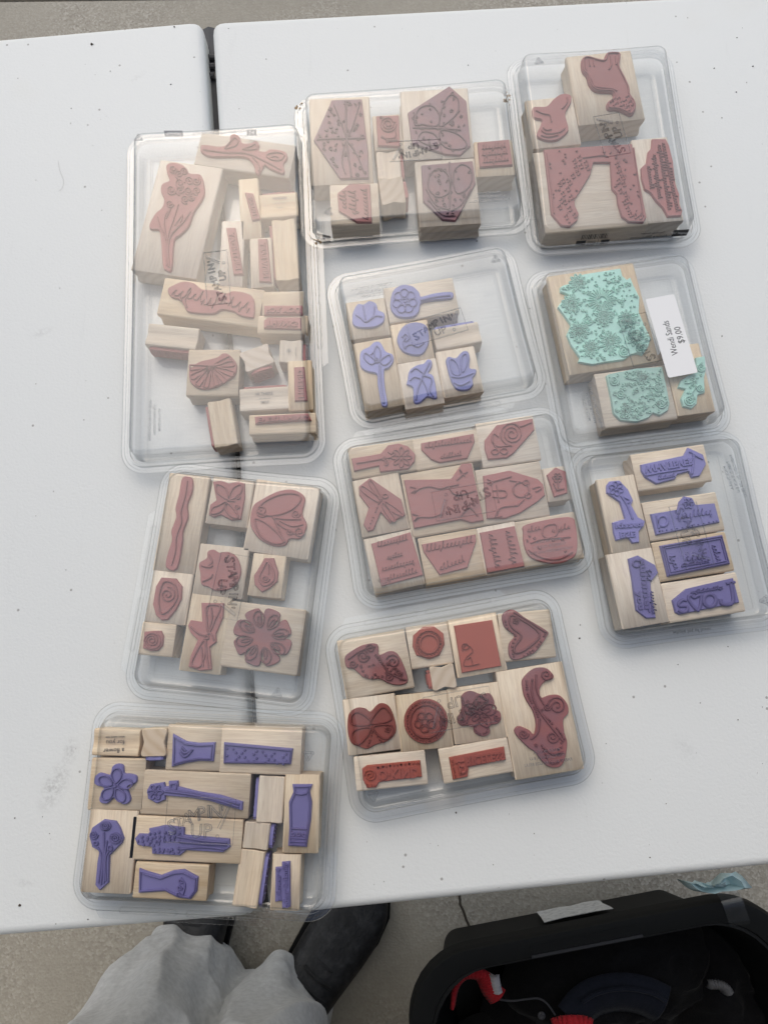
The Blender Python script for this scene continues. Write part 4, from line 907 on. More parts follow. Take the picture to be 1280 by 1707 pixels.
# --- petal case
Z = frame(190, 770, 3.368)
S(Z, 'petal', 'tall stamp with one thin wavy rust strip', [(312, 66), (540, 86), (442, 630), (222, 605)], RUST, [(385,88),(435,90),(437,160),(410,240),(413,310),(385,390),(380,460),(350,598),(292,590),(300,520),(325,440),(322,385),(350,310),(345,260),(365,180)], [('l',[(412,105),(400,190),(375,280),(378,340),(350,420),(345,500),(322,580)],.8)], smooth=True)
S(Z, 'petal', 'small stamp with a rust butterfly die in the far row of the petal case', [(562, 86), (784, 110), (745, 368), (513, 338)], RUST, [(555,110),(600,105),(645,120),(700,108),(730,120),(732,200),(710,320),(660,325),(600,295),(560,308),(533,295),(540,240),(575,215)],
  [('c',[(640,210),(580,170),(575,125),(620,140),(640,180)],1.2),('c',[(645,205),(665,150),(710,125),(715,160),(680,200)],1.2),('c',[(635,220),(590,240),(548,260),(550,290),(600,275)],1.2),('c',[(640,230),(690,290),(690,315),(650,300),(625,260)],1.2),('s',695,195,14,1.4),('s',690,250,14,1.4),('l',[(640,215),(680,220)])], smooth=False)
S(Z, 'petal', 'large stamp with a rust butterfly wing of long petals and curls, far right corner', [(802, 100), (1154, 150), (1085, 548), (729, 490)], RUST, [(780,250),(830,210),(920,165),(1000,155),(1055,180),(1070,215),(1055,290),(1080,350),(1065,400),(1040,430),(985,430),(960,465),(900,470),(830,440),(790,400),(765,340)],
  [('c',[(810,280),(840,225),(940,180),(1030,180),(1045,215),(990,270),(890,300)],1.3),('c',[(790,320),(850,340),(920,400),(950,450),(890,455),(820,410)],1.3),('s',830,275,36,1.6,40),('s',1020,290,26,1.5),('s',1040,390,30,1.6),('l',[(890,310),(960,320),(1050,320)],1.2),('l',[(890,310),(940,360),(1030,410)],1.2),('l',[(900,320),(930,390),(960,450)],1.2),('s',985,390,20,1.4),('l',[(930,330),(1000,360),(1060,350)])], smooth=True)
S(Z, 'petal', 'stamp with a rust five petal blossom die under the emblem of the petal case', [(490, 460), (754, 490), (720, 768), (440, 738)], RUST, [(478,570),(520,540),(525,505),(555,492),(590,510),(640,505),(690,540),(710,620),(680,690),(620,720),(560,718),(530,700),(490,685),(485,630)],
  [('l',[(530,520),(550,560),(530,580)],1.3),('l',[(490,580),(530,590),(555,580)],1.3),('l',[(495,670),(540,650),(550,630)],1.3),('l',[(640,520),(620,560)],1.3),('l',[(690,620),(640,640)],1.3),('l',[(600,705),(600,660)],1.3)], smooth=True)
S(Z, 'petal', 'small stamp with a rust single petal die, right of the emblem of the petal case', [(786, 513), (964, 536), (934, 764), (753, 744)], RUST, [(845,540),(895,540),(920,620),(915,670),(870,710),(830,730),(790,690),(785,640),(810,600)], [('c',[(862,560),(895,620),(890,670),(840,695),(815,650),(835,600)],1.2),('s',850,655,22,1.5),('l',[(865,570),(868,630)])], smooth=False)
S(Z, 'petal', 'stamp with a rust spiral bud die at the left wall of the petal case', [(222, 608), (440, 636), (396, 916), (179, 890)], RUST, [(265,650),(345,655),(380,700),(375,770),(345,830),(300,885),(265,888),(235,860),(218,800),(235,700)], [('c',[(290,670),(340,690),(355,760),(310,830),(265,850),(250,780),(265,700)],1),('s',300,745,46,1.8,270)], smooth=False)
S(Z, 'petal', 'smallest stamp with a tiny rust rose, near left of the petal case', [(165, 895), (346, 920), (322, 1092), (141, 1078)], RUST, [(170,955),(220,950),(262,950),(275,980),(270,1030),(245,1058),(205,1062),(162,1045)], [('s',215,1005,42,2.4),('e',215,1005,46,44)], smooth=False)
S(Z, 'petal', 'stamp with a rust dragonfly shaped bow die in the middle of the near row', [(440, 742), (660, 766), (592, 1195), (366, 1165)], RUST, [(490,792),(615,795),(610,870),(570,965),(572,1010),(535,1040),(545,1165),(480,1172),(418,1150),(430,1090),(470,1000),(430,960),(415,920),(430,890),(495,900)],
  [('c',[(520,810),(595,810),(570,880),(530,960),(520,880)],1.2),('l',[(545,820),(550,880),(530,950)]),('l',[(430,925),(470,960),(510,975),(540,960),(560,1000)],1.2),('e',520,985,12,10),('c',[(505,1000),(450,1090),(435,1140),(480,1150),(510,1080)],1.2),('l',[(515,1000),(520,1080),(530,1155)],1.2),('l',[(490,1040),(500,1150)])], smooth=False)
pts_ = []
for i in range(8):
    t = R(-112+45*i); pts_ += [(832+165*math.cos(t)*(1.02 if i%2 else .98), 985+165*math.sin(t)), (832+158*math.cos(t+.28), 985+158*math.sin(t+.28)), (832+88*math.cos(t+.39), 985+88*math.sin(t+.39)), (832+158*math.cos(t+.5), 985+158*math.sin(t+.5))]
S(Z, 'petal', 'large stamp with a rust eight petal daisy die in the near right corner', [(655, 782), (1080, 836), (1017, 1196), (600, 1146)], MAUVE, pts_, [('pet',832,985,56,150,8,30,-100),('pet',832,985,60,120,8,9,-100)], smooth=True)
# --- vase case
Z = frame(120, 1170, 2.844)
S(Z, 'vase', 'small block on its side printed a flower for you upside down', [(105, 128), (325, 132), (312, 262), (92, 254)], None, mode='side', face='b', print_=[('a flower', (198, 231), R(182), 30, False), ('for you', (205, 192), R(182), 30, False), ('when every one', (205, 168), R(182), 14, False)])
S(Z, 'vase', 'block stood on end showing pale end grain, between the printed block and the heart vase', [(330, 130), (450, 126), (445, 262), (328, 258)], LILAC, mode='end', face='b', depth=.025)
S(Z, 'vase', 'stamp with a purple flared vase with a V heart, far row of the vase case', [(460, 112), (712, 112), (698, 330), (448, 320)], DEEPLILAC, [(478,155),(540,190),(600,198),(677,195),(668,282),(600,280),(540,290),(472,308),(475,240)], [('rim',1.6),('l',[(515,225),(535,245),(570,228),(535,262),(512,240)],1.3),('l',[(520,215),(540,235)],1)], smooth=False)
dots = [(735+i*28+(j%2)*14, 222+j*17+i*2.6, 7) for i in range(11) for j in range(4) if (i*7+j*3)%5 < 3]
S(Z, 'vase', 'wide stamp with a purple rectangle vase covered in dots', [(715, 114), (1090, 122), (1075, 350), (702, 333)], DEEPLILAC, [(720,195),(1045,225),(1035,297),(718,293)], [('rim',1.1),('d',dots)], smooth=False)
S(Z, 'vase', 'stamp with a purple five petal flower die at the left wall of the vase case', [(92, 267), (350, 277), (326, 518), (83, 510)], DEEPLILAC, [(105,365),(130,340),(180,350),(190,310),(215,297),(240,305),(245,340),(275,345),(303,355),(300,385),(260,405),(275,460),(262,482),(235,485),(200,455),(165,482),(135,478),(130,455),(150,410),(112,395)],
  [('pet',203,400,14,84,5,24,-82),('d',[(203,402,10)])], smooth=True)
S(Z, 'vase', 'long stamp with a purple single blossom on a long stem, above the lavender', [(345, 322), (844, 350), (830, 556), (328, 528)], DEEPLILAC, [(355,420),(370,395),(435,385),(440,405),(460,405),(458,380),(500,378),(502,405),(600,430),(700,445),(808,478),(805,515),(775,508),(650,470),(560,455),(440,445),(440,465),(400,482),(360,460)],
  [('pet',395,430,5,36,6,9,0),('c',[(468,392),(492,392),(492,415),(472,412)]),('l',[(440,425),(560,440),(680,465),(790,500)],1.3),('l',[(450,418),(600,438),(795,487)],1)], smooth=False)
S(Z, 'vase', 'plain block on its side touching the left side of the tall vase stamp', [(885, 350), (1010, 358), (996, 580), (873, 572)], LILAC, mode='side', face='l')
S(Z, 'vase', 'stamp with a tall purple bottle vase at the right wall', [(1016, 354), (1180, 345), (1158, 718), (998, 712)], DEEPLILAC, [(1045,395),(1137,395),(1125,425),(1135,480),(1130,560),(1110,690),(1025,685),(1030,600),(1028,480),(1050,430)],
  [('rim',1.3),('z',[(1038,600),(1118,605)]),('z',[(1036,645),(1112,650)]),('z',[(1036,662),(1112,667)]),('e',1048,630,8,8),('e',1075,630,8,8),('e',1100,632,8,8),('l',[(1050,430),(1085,440),(1122,430)],1.2)], smooth=False)
S(Z, 'vase', 'tall stamp with a purple posy of three spiral roses, near left of the vase case', [(83, 514), (320, 523), (266, 910), (50, 900)], DEEPLILAC, [(82,640),(95,600),(150,562),(205,570),(225,600),(242,650),(235,670),(195,710),(175,730),(170,860),(130,895),(110,870),(120,760),(130,710),(95,690)],
  [('s',158,590,22,2),('e',158,590,24,20),('s',103,632,20,2),('s',205,648,24,2),('e',205,648,26,24),('e',180,695,10,12),('e',112,672,10,8),('l',[(150,620),(150,720),(135,870)],1.2),('l',[(165,660),(155,740),(150,860)],1.2),('l',[(190,690),(160,740),(160,850)],1),('l',[(120,690),(140,740),(125,860)],1)], smooth=False)
S(Z, 'vase', 'long stamp with a purple bunch of lavender spikes, under the emblem of the vase case', [(290, 537), (810, 570), (790, 766), (276, 748)], DEEPLILAC, [(298,650),(315,630),(370,632),(365,605),(440,590),(530,600),(530,635),(745,655),(747,690),(715,715),(540,705),(510,730),(380,722),(378,690),(310,680)],
  [('d',[(x+rnd.uniform(-5,5),y+rnd.uniform(-5,5),8) for y,x0,x1 in ((660,308,520),(625,372,520),(645,330,500),(700,390,520),(715,390,510),(680,340,420)) for x in range(x0,x1,22)]),('l',[(500,640),(620,660),(735,668)],1.2),('l',[(510,665),(620,675),(735,680)],1.2),('l',[(510,700),(620,690),(725,702)],1.2)], smooth=False)
S(Z, 'vase', 'short plain block on its side between the lavender stamp and the tall vase', [(820, 568), (940, 582), (926, 708), (806, 694)], LILAC, mode='side', face='r')
S(Z, 'vase', 'leaning plain grooved block with a lilac edge, near right of the vase case', [(800, 700), (920, 714), (872, 984), (756, 970)], LILAC, mode='side', face='r')
S(Z, 'vase', 'stamp with a purple pinched vase die lying sideways in the near row', [(306, 760), (644, 783), (634, 950), (292, 924)], DEEPLILAC, [(318,795),(350,808),(420,828),(480,805),(530,800),(595,835),(590,900),(560,938),(500,930),(440,900),(315,908)],
  [('rim',1.4),('s',515,850,13,1.3),('s',510,882,13,1.3),('s',505,912,12,1.3),('l',[(515,835),(535,865),(530,900),(520,925)])], smooth=False)
S(Z, 'vase', 'upright narrow stamp with two purple lettered strips in the near right corner', [(950, 727), (1085, 730), (1072, 992), (945, 983)], DEEPLILAC, [(965,790),(995,788),(995,765),(1032,762),(1033,975),(997,980),(995,945),(963,950)],
  [('t','other & family',1014,870,92,32,False,200),('t','a flower 4',980,866,92,30,False,140)], smooth=False)
# ---------------------------------------------------------------- black storage tote on the ground
TOTE = mat('black_tote_plastic', (.0045, .005, .005), .62, .25)
t_ = NT(TOTE); t_.bump(t_.noise(t_.coords('Object'), 160, 3), .25, .0006)
RH = .285
c0 = G(662, 1603, RH-TABLE); c1 = G(1306, 1479, RH-TABLE)
ax = (c1-c0); ax.z = 0; LX = ax.length; ax.normalize(); ay = Vector((ax.y, -ax.x, 0)); LY = .40
tc_ = Vector((c0.x, c0.y, 0))+ax*LX/2+ay*LY/2
trz = math.atan2(ax.y, ax.x)
tote = empty('storage_tote', (tc_.x, tc_.y, 0), trz)
tag(tote, 'open black plastic storage tote full of dark clothes on the concrete', 'storage tote')
hx, hy = LX/2, LY/2
m = MB(); rg = []
for off, z, rr in ((-.090, .002, .02), (-.068, .0, .022), (-.063, .006, .025), (-.050, .12, .035), (-.046, .125, .036), (-.034, .235, .05), (-.028, .240, .06), (-.026, RH-.012, .075), (-.024, RH-.002, .088), (-.028, RH-.001, .086), (-.031, RH-.012, .084), (-.036, .225, .08), (-.052, .12, .07), (-.064, .010, .06), (-.09, .008, .05)):
    rg.append([(x, y, z) for x, y in rrect(hx+off, hy+off, rr, 8)])
m.loft(rg, True, True); m.build('tub', TOTE, tote, 40)
m = MB(); rg = []
for off, z in ((-.029, RH-.022), (-.028, RH-.003), (-.026, RH+.0005), (-.010, RH+.002), (-.003, RH+.001), (-.0006, RH-.003), (0, RH-.010), (0, RH-.026), (-.002, RH-.026), (-.003, RH-.008), (-.023, RH-.004), (-.025, RH-.022)):
    rg.append([(x, y, z) for x, y in rrect(hx+off, hy+off, .092+off*.5, 8)])
m.loft(rg+[rg[0]], False, False); m.build('rim', TOTE, tote, 40)
for sy in (1,):
    m = MB(); y0 = hy-.016
    m.loft([[(x-.012, y0+y, RH+.0005+z) for x, y in rrect(.072, .006, .005, 4)] for z in (0, .0012, .002)], True, True); m.build('grip', TOTE, tote, 40)
    m = MB(); m.box((-.012, hy-.024, RH+.0016), (.073, .0016, .0016)); m.build('grip_lip', mat('lighter_black_plastic', (.03, .03, .033), .4), tote, 0)  # lip in a lighter black than the tote
m = MB(); m.tube([(-hx+.018, -.02, RH+.006), (-hx-.012, -.05, RH+.004), (-hx-.012, -.11, RH+.004), (-hx+.018, -.13, RH+.006)], .008, 8); m.build('handle', TOTE, tote, 40)
def tote_local(p):
    d = p-Vector((tc_.x, tc_.y, 0)); return Vector((d.dot(ax), -d.dot(ay), p.z))
Zb = frame(660, 1400, 2.0645)
def on_wall(x, y):
    """point of the tub's far wall seen at survey position"""
    best = None
    for k in range(60):
        z = .02+(RH-.04)*k/59; p = tote_local(G(*Zb(x, y), z-TABLE)); wy = hy-.060+(.034*z/RH)
        e = abs(p.y-wy)
        if best is None or e < best[0]: best = (e, p, wy)
    p = best[1]; return Vector((p.x, best[2]+.0025, p.z))
pap = mat('torn_white_label', (.62, .62, .60), .7); tp = NT(pap)
nn = tp.ramp(tp.noise(tp.coords('Object', (90, 40, 160)), 1.4, 4, .7), [(.45, (.63, .63, .61)), (.62, (.45, .45, .44)), (.72, (.16, .16, .15))]); tp.link(nn, tp.b.inputs['Base Color'])
edge = [(485, 256), (520, 250), (560, 240), (600, 236), (650, 222), (690, 217), (704, 218), (712, 226), (735, 236), (749, 245), (700, 252), (640, 264), (580, 276), (512, 293), (498, 272)]
mv = [on_wall(x, y) for x, y in edge]
m = MB(); m.add([tuple(p) for p in mv]+[(p.x, p.y+.0008, p.z) for p in mv], [tuple(range(15))[::-1], tuple(range(15, 30))]+[(i, (i+1) % 15, 15+(i+1) % 15, 15+i) for i in range(15)])
m.build('torn_label', pap, tote, 0)
# clear tape strip over the rim
tape = make_plastic('packing_tape', (.80, .82, .84), .12, .0006, .05)
p0 = tote_local(G(*Zb(1148, 196), RH+.004-TABLE)); p1 = tote_local(G(*Zb(1160, 262), RH+.004-TABLE))
m = MB(); rows = []
for k in range(9):
    t = k/8; y = p0.y+.010+(p1.y-.014-p0.y-.010)*t
    z = RH+.0055-(.02*max(0, (y-hy+.002)/.02) if y > hy-.002 else 0)-(.03*max(0, (hy-.030-y)/.03))
    rows.append([(p0.x-.0135+.004*t, y, z), (p0.x+.0135+.004*t, y, z)])
m.loft(rows, closed=False); m.build('tape_strip', tape, tote, 30)
# pale blue crumpled paper caught under the tape
pb = mat('pale_blue_paper', (.50, .66, .68), .8); tq = NT(pb); tq.bump(tq.noise(tq.coords('Object'), 60, 4), .4, .002)
pl = [(968, 138), (1000, 142), (1030, 156), (1060, 157), (1082, 155), (1100, 138), (1122, 119), (1150, 113), (1172, 112), (1195, 128), (1218, 162), (1190, 168), (1150, 172), (1110, 176), (1075, 184), (1030, 181), (1000, 166)]
pp = [G(*Zb(x, y), RH+.012-TABLE) for x, y in pl]; cc = sum(pp, Vector())/len(pp); rng = random.Random(3)
n = len(pp); rings = []
for s, dzz in ((1, 0), (.75, .010), (.5, -.004), (.25, .008)):
    rings.append([(cc.x+(p.x-cc.x)*s, cc.y+(p.y-cc.y)*s, p.z+dzz+rng.uniform(-.006, .006)) for p in pp])
m = MB(); m.loft(rings, False, True)
o = m.build('crumpled_paper', pb, None, 20); sld = o.modifiers.new('thickness', 'SOLIDIFY'); sld.thickness = .0006
tag(o, 'pale blue crumpled paper taped to the far rim of the black tote', 'paper')

# clothes in the tote
def cloth(name, col, rough=.9, sc=60, st=.5):
    m_ = mat(name, col, rough, .15); t = NT(m_)
    n_ = t.noise(t.coords('Object'), sc, 4, .6)
    t.link(t.mix(n_, tuple(x*.7 for x in col), tuple(min(1, x*1.35) for x in col)), t.b.inputs['Base Color'])
    t.bump(t.noise(t.coords('Object'), sc*6, 3), st, .0015)
    t.b.inputs['Sheen Weight'].default_value = .06
    return m_
BLK = cloth('black_fabric', (.005, .005, .006)); NAVY = cloth('navy_fabric', (.009, .011, .018)); REDK = cloth('red_rib_knit', (.38, .02, .028), .9, 90); WHK = cloth('white_rib_knit', (.45, .44, .46), .9, 90)
from mathutils import noise as mnoise
def heap(name, mt, cx, cy, rx, ry, z0, amp, fq, seed, parent=None, n=34):
    """a heap of crumpled cloth in tote coordinates"""
    v = []; f = []
    for i in range(n+1):
        for j in range(n+1):
            x, y = -1+2*i/n, -1+2*j/n
            # square -> disc-ish outline
            px = x*math.sqrt(1-y*y*.42); py = y*math.sqrt(1-x*x*.42)
            e = max(0, 1-(px*px+py*py)**1.6)
            q = Vector((px*rx*fq+seed*3.1, py*ry*fq*1.6, seed*1.7))
            w_ = mnoise.noise(q); rd = 1-abs(mnoise.noise(q*1.9+Vector((5, 2, seed))))
            z = z0+e**.45*amp*(.7+.5*w_+.5*rd*rd)-(1-e)*.05
            v.append((cx+px*rx, cy+py*ry, z))
    for i in range(n):
        for j in range(n):
            a = i*(n+1)+j; f.append((a, a+n+1, a+n+2, a+1))
    o = mesh(name, v, f, mt, parent, True); o.rotation_euler = (0, 0, trz); o.location = (tc_.x, tc_.y, 0)
    return o
hx_, hy_ = hx-.04, hy-.04
tag(heap('black_clothes', BLK, 0, -.01, hx-.088, hy-.085, .12, .06, 9, 2.0), 'heap of black clothes filling the bottom of the tote', 'clothes')
tag(heap('black_coat', BLK, .05, .075, .17, .075, .16, .045, 14, 5.0), 'black coat bunched against the far wall of the tote', 'coat')
tag(heap('dark_jumper', BLK, .19, -.03, .075, .15, .16, .06, 13, 8.0), 'dark jumper folded along the right side of the tote', 'jumper')
# red and white ribbed collar of a black jacket
def band(name, pts, wd, mt, z, parent=None, drop=.25, ribs=26):
    ln = smooth_line([(p.x, p.y) for p in pts], False, 10); n_ = len(ln); rows = []
    for i, p in enumerate(ln):
        a = ln[max(0, i-1)]; b = ln[min(n_-1, i+1)]; t = Vector((b[0]-a[0], b[1]-a[1])).normalized(); q = Vector((-t.y, t.x))
        ribz = ribs*.00006*math.sin(i*2.1)
        w_ = wd[0]+(wd[1]-wd[0])*i/(n_-1) if isinstance(wd, tuple) else wd
        rows.append([(p[0]+q.x*w_*(s-.5), p[1]+q.y*w_*(s-.5), z+ribz+.010*math.sin(math.pi*s)-.012*(1-s)) for s in (0, .2, .4, .6, .8, 1)])
    m_ = MB(); m_.loft(rows, closed=False); o = m_.build(name, mt, parent, 80)
    sd_ = o.modifiers.new('thickness', 'SOLIDIFY'); sd_.thickness = .004
    return o
zc_ = .225
jk = empty('jacket', (tc_.x, tc_.y, 0), 0)
tag(jk, 'black jacket with a red and white ribbed collar, left end of the tote', 'jacket')
o = heap('body', BLK, -.155, -.07, .085, .11, .13, .075, 13, 3.3)
o.parent = jk; o.location = (0, 0, 0)
def jl(x, y, z): p = G(*Zb(x, y), z-TABLE); return Vector((p.x-tc_.x, p.y-tc_.y, p.z))
band('collar', [jl(x, y, zc_) for x, y in ((196, 584), (203, 530), (218, 492), (248, 470), (290, 472), (312, 494), (328, 524), (352, 548))], (.008, .030), REDK, zc_, jk)
band('collar_stripe', [jl(x, y, zc_+.004) for x, y in ((334, 465), (338, 492), (346, 530))], .016, WHK, zc_+.006, jk)
m = MB(); m.tube([jl(x, y, zc_+.006) for x, y in smooth_line([(358, 552), (400, 556), (450, 550), (490, 548), (520, 566), (548, 606)], k=6)], .0013, 6); m.build('drawcord', mat('dark_cord', (.04, .04, .045), .5), jk)
sp_ = jl(500, 606, .232); m = MB()
m.loft([[(sp_.x+r_*math.cos(a), sp_.y+r_*math.sin(a), .232+z_) for a in [k*math.pi/8 for k in range(16)]] for r_, z_ in ((.005, 0), (.005, .002), (.0038, .003), (.003, .0018), (.002, .0018), (.0015, .003))], True, True); m.build('snap_button', DARKST, jk)
# second cuff at the frame's lower edge
cf = band('ribbed_cuff', [jl(x, y, .235)+Vector((tc_.x, tc_.y, 0)) for x, y in ((548, 648), (580, 640), (640, 640), (662, 648))], .022, REDK, .235)
tag(cf, 'red ribbed cuff at the near edge of the picture, in the tote', 'cuff')
# navy quilted sleeve
nv = empty('navy_sleeve', (tc_.x, tc_.y, 0)); tag(nv, 'navy quilted sleeve curving over the black clothes in the tote', 'sleeve')
band('quilting', [jl(x, y, .225) for x, y in ((610, 624), (648, 575), (700, 545), (780, 532), (860, 545), (925, 575))], .052, NAVY, .225, nv, ribs=5)
ridge = MB(); ridge.tube([jl(x, y, .237) for x, y in smooth_line([(640, 560), (700, 527), (790, 514), (880, 530), (930, 560)], k=5)], .003, 6); ridge.build('piping', NAVY, nv)
wp = band('white_trim', [jl(x, y, .235)+Vector((tc_.x, tc_.y, 0)) for x, y in ((1078, 500), (1105, 500), (1130, 510), (1144, 528))], .007, cloth('grey_trim_fabric', (.11, .11, .115)), .235)
tag(wp, 'small pale strip of trim among the dark clothes, right side of the tote', 'trim')
tag(heap('grey_cloth', cloth('charcoal_fabric', (.05, .05, .055)), .150, -.118, .035, .04, .17, .05, 15, 6.1), 'small charcoal cloth bunched at the near right of the tote', 'cloth')

# ---------------------------------------------------------------- the person at the table
SKIN = mat('skin', (.45, .26, .19), .5); SKIN.node_tree.nodes['Principled BSDF'].inputs['Subsurface Weight'].default_value = .1
FLEECE = cloth('grey_fleece', (.55, .555, .55), .95, 120, .6)
SHOE = mat('black_leather', (.007, .007, .008), .55); ts = NT(SHOE); ts.bump(ts.noise(ts.coords('Object'), 70, 5, .65), .8, .003); ts.link(ts.ramp(ts.noise(ts.coords('Object'), 45, 5, .7), [(.45, (.005, .005, .006)), (.7, (.03, .03, .032))]), ts.b.inputs['Base Color'])
SHIRT = cloth('dark_shirt_fabric', (.03, .032, .037)); HAIRM = mat('brown_hair', (.05, .03, .02), .6); PHONE = mat('phone_body', (.02, .02, .022), .3)
LH = G(315, 1619, .045-TABLE); RHm = G(468, 1668, .045-TABLE)
BX, BY = (LH.x+RHm.x)/2, (LH.y+RHm.y)/2-.04
def oval(c, rx, ry, n=40, fold=0.0, ph=0.0, axis=None):
    out = []
    for k in range(n):
        a = 2*math.pi*k/n; w_ = 1+fold*(.6*math.sin(3*a+ph)+.5*math.sin(5*a-ph*1.7)+.25*math.sin(9*a+ph*2.3))
        out.append(Vector((c[0]+rx*w_*math.cos(a), c[1]+ry*w_*math.sin(a), c[2])))
    return out
def remesh(o, vs, sm=4):
    r = o.modifiers.new('join', 'REMESH'); r.mode = 'VOXEL'; r.voxel_size = vs
    s = o.modifiers.new('soften', 'SMOOTH'); s.iterations = sm; s.factor = .5
    dg = bpy.context.evaluated_depsgraph_get(); dg.update()
    me = bpy.data.meshes.new_from_object(o.evaluated_get(dg)); me.shade_smooth()
    old = o.data; o.modifiers.clear(); o.data = me; bpy.data.meshes.remove(old); return o
person = empty('person', (BX, BY, 0))
tag(person, 'person in wide grey fleece trousers and black shoes standing at the near table edge', 'person')
W = lambda p: (p[0]-BX, p[1]-BY, p[2])
SH_Z, HEAD = 1.36, Vector((BX+.02, BY+.05, 1.53))
def limb(mb, pts, rs, n=14): mb.tube([W(p) for p in pts], rs, n)
b = MB()
HIPZ = .86
for hem, sx in ((LH, -1), (RHm, 1)):
    an = Vector((hem.x, hem.y-.03, .09)); hip = Vector((BX+sx*.095, BY-.02, HIPZ)); kn = Vector((hem.x*.75+hip.x*.25, hem.y*.8+hip.y*.2+.01, .47))
    limb(b, [an, an.lerp(kn, .5)+Vector((0, -.01, 0)), kn, kn.lerp(hip, .5), hip], [.035, .05, .052, .07, .085])
b.loft([[W(p) for p in oval((BX, BY-.02+dy, z), rx, ry, 24)] for z, rx, ry, dy in ((HIPZ-.06, .13, .09, 0), (HIPZ+.05, .165, .11, 0), (1.02, .135, .10, .01), (1.16, .15, .11, .01), (1.28, .165, .105, 0), (SH_Z, .14, .085, 0), (1.40, .06, .06, .01), (1.47, .052, .055, .02))], True, True)
# head with nose, ears and jaw
hd = []
for k in range(13):
    t = math.pi*k/12; z = -math.cos(t)*.115; r_ = math.sin(t)
    hd.append([W((HEAD.x+math.cos(a)*.074*r_*(1-.12*(z < -.03)), HEAD.y+.01+math.sin(a)*(.092*r_)*(1-.06*(z < -.03)), HEAD.z+z)) for a in [2*math.pi*j/20 for j in range(20)]])
b.loft(hd[1:-1], True, True)
limb(b, [HEAD+Vector((0, .085, .02)), HEAD+Vector((0, .105, -.015)), HEAD+Vector((0, .112, -.03))], [.009, .012, .013], 10)
for sx in (-1, 1): limb(b, [HEAD+Vector((sx*.073, 0, .02)), HEAD+Vector((sx*.080, -.005, -.005)), HEAD+Vector((sx*.074, .004, -.03))], [.010, .014, .009], 8)
limb(b, [HEAD+Vector((-.022, .094, -.058)), HEAD+Vector((.022, .094, -.058))], .008, 8)
# arms bent forward to hold the phone over the table
PH = Vector((0, -.055, CAM_Z-.002))
arms = []
for sx in (-1, 1):
    shd = Vector((BX+sx*.18, BY-.01, SH_Z-.02)); el = Vector((BX+sx*.24+.04, BY+.13, 1.09)); wr = Vector((PH.x+sx*.075, PH.y-.15, CAM_Z-.06)); pm = Vector((PH.x+sx*.058, PH.y-.065, CAM_Z-.012))
    limb(b, [shd, shd.lerp(el, .5), el, el.lerp(wr, .4), wr], [.052, .045, .040, .038, .027]); arms.append((shd, el, wr))
    limb(b, [wr, wr.lerp(pm, .5), pm], [.026, .032, .028], 12)
    for k in range(4):      # fingers fold under the lower half of the phone
        y0 = PH.y-.085+.017*k; L_ = (.030, .036, .034, .026)[k]
        base = Vector((PH.x+sx*.060, y0, CAM_Z-.012)); mid = Vector((PH.x+sx*(.048), y0+.004, CAM_Z-.020+.004)); tip = Vector((PH.x+sx*(.046-L_*.55), y0+.006, CAM_Z-.0135))
        limb(b, [base, mid, tip], [.0095, .0085, .007], 8)
    limb(b, [pm+Vector((0, .0, .012)), Vector((PH.x+sx*.046, PH.y-.035, CAM_Z+.012)), Vector((PH.x+sx*.022, PH.y-.015, CAM_Z+.0165))], [.013, .011, .0085], 8)
bo = b.build('body', SKIN, person, 0); remesh(bo, .007, 2)
# eyes and mouth
for sx in (-1, 1):
    e = MB(); c_ = W(HEAD+Vector((sx*.031, .090, .012))); e.loft([[(c_[0]+.011*math.sin(t)*math.cos(a), c_[1]+.011*math.sin(t)*math.sin(a), c_[2]+.011*math.cos(t)) for a in [k*math.pi/5 for k in range(10)]] for t in (.2, .8, 1.4, 2, 2.6)], True, True); e.build('eye', mat('eye_white', (.7, .68, .65), .2), person)
# trousers
tr = MB()
for hem, sx, ph in ((LH, -1, .6), (RHm, 1, 2.4)):
    hip = Vector((BX+sx*.09, BY-.02, HIPZ)); rings = []
    for z, k, rx, ry, fd, lift in ((.032, 0, .076, .066, .11, .014), (.05, 0, .079, .068, .11, .012), (.08, .0, .080, .071, .10, .006), (.12, .01, .082, .074, .08, 0), (.17, .02, .084, .078, .07, 0), (.23, .04, .086, .082, .07, 0), (.32, .2, .094, .088, .06, 0), (.45, .4, .095, .092, .04, 0), (.6, .6, .098, .098, .03, 0), (.75, .85, .105, .105, .02, 0), (HIPZ+.05, 1, .10, .11, .01, 0)):
        c_ = (hem.x+(hip.x-hem.x)*k+.004*math.sin(z*21+ph), hem.y+(hip.y-hem.y)*k+(-.006 if z < .06 else 0), z)
        rg = oval(c_, rx, ry, 48, fd, ph+z*9)
        if lift:
            for i, p in enumerate(rg):
                a = 2*math.pi*i/48; p.z += lift*(max(0, math.sin(a))+.4*math.sin(4*a+ph)); 
        rings.append([W(p) for p in rg])
    # the leg is hollow at the hem
    inner = [[(p[0]*.0+x[0], x[1], x[2]) for p, x in zip(rings[0], rings[0])]]
    tr.loft(rings, True, True)
tr.loft([[W(p) for p in oval((BX, BY-.02, z), rx, ry, 40, .01)] for z, rx, ry in ((HIPZ-.10, .15, .12), (HIPZ, .185, .135), (HIPZ+.08, .18, .13), (1.0, .15, .115))], True, True)
to_ = tr.build('trousers', FLEECE, person, 0); remesh(to_, .0045, 3)
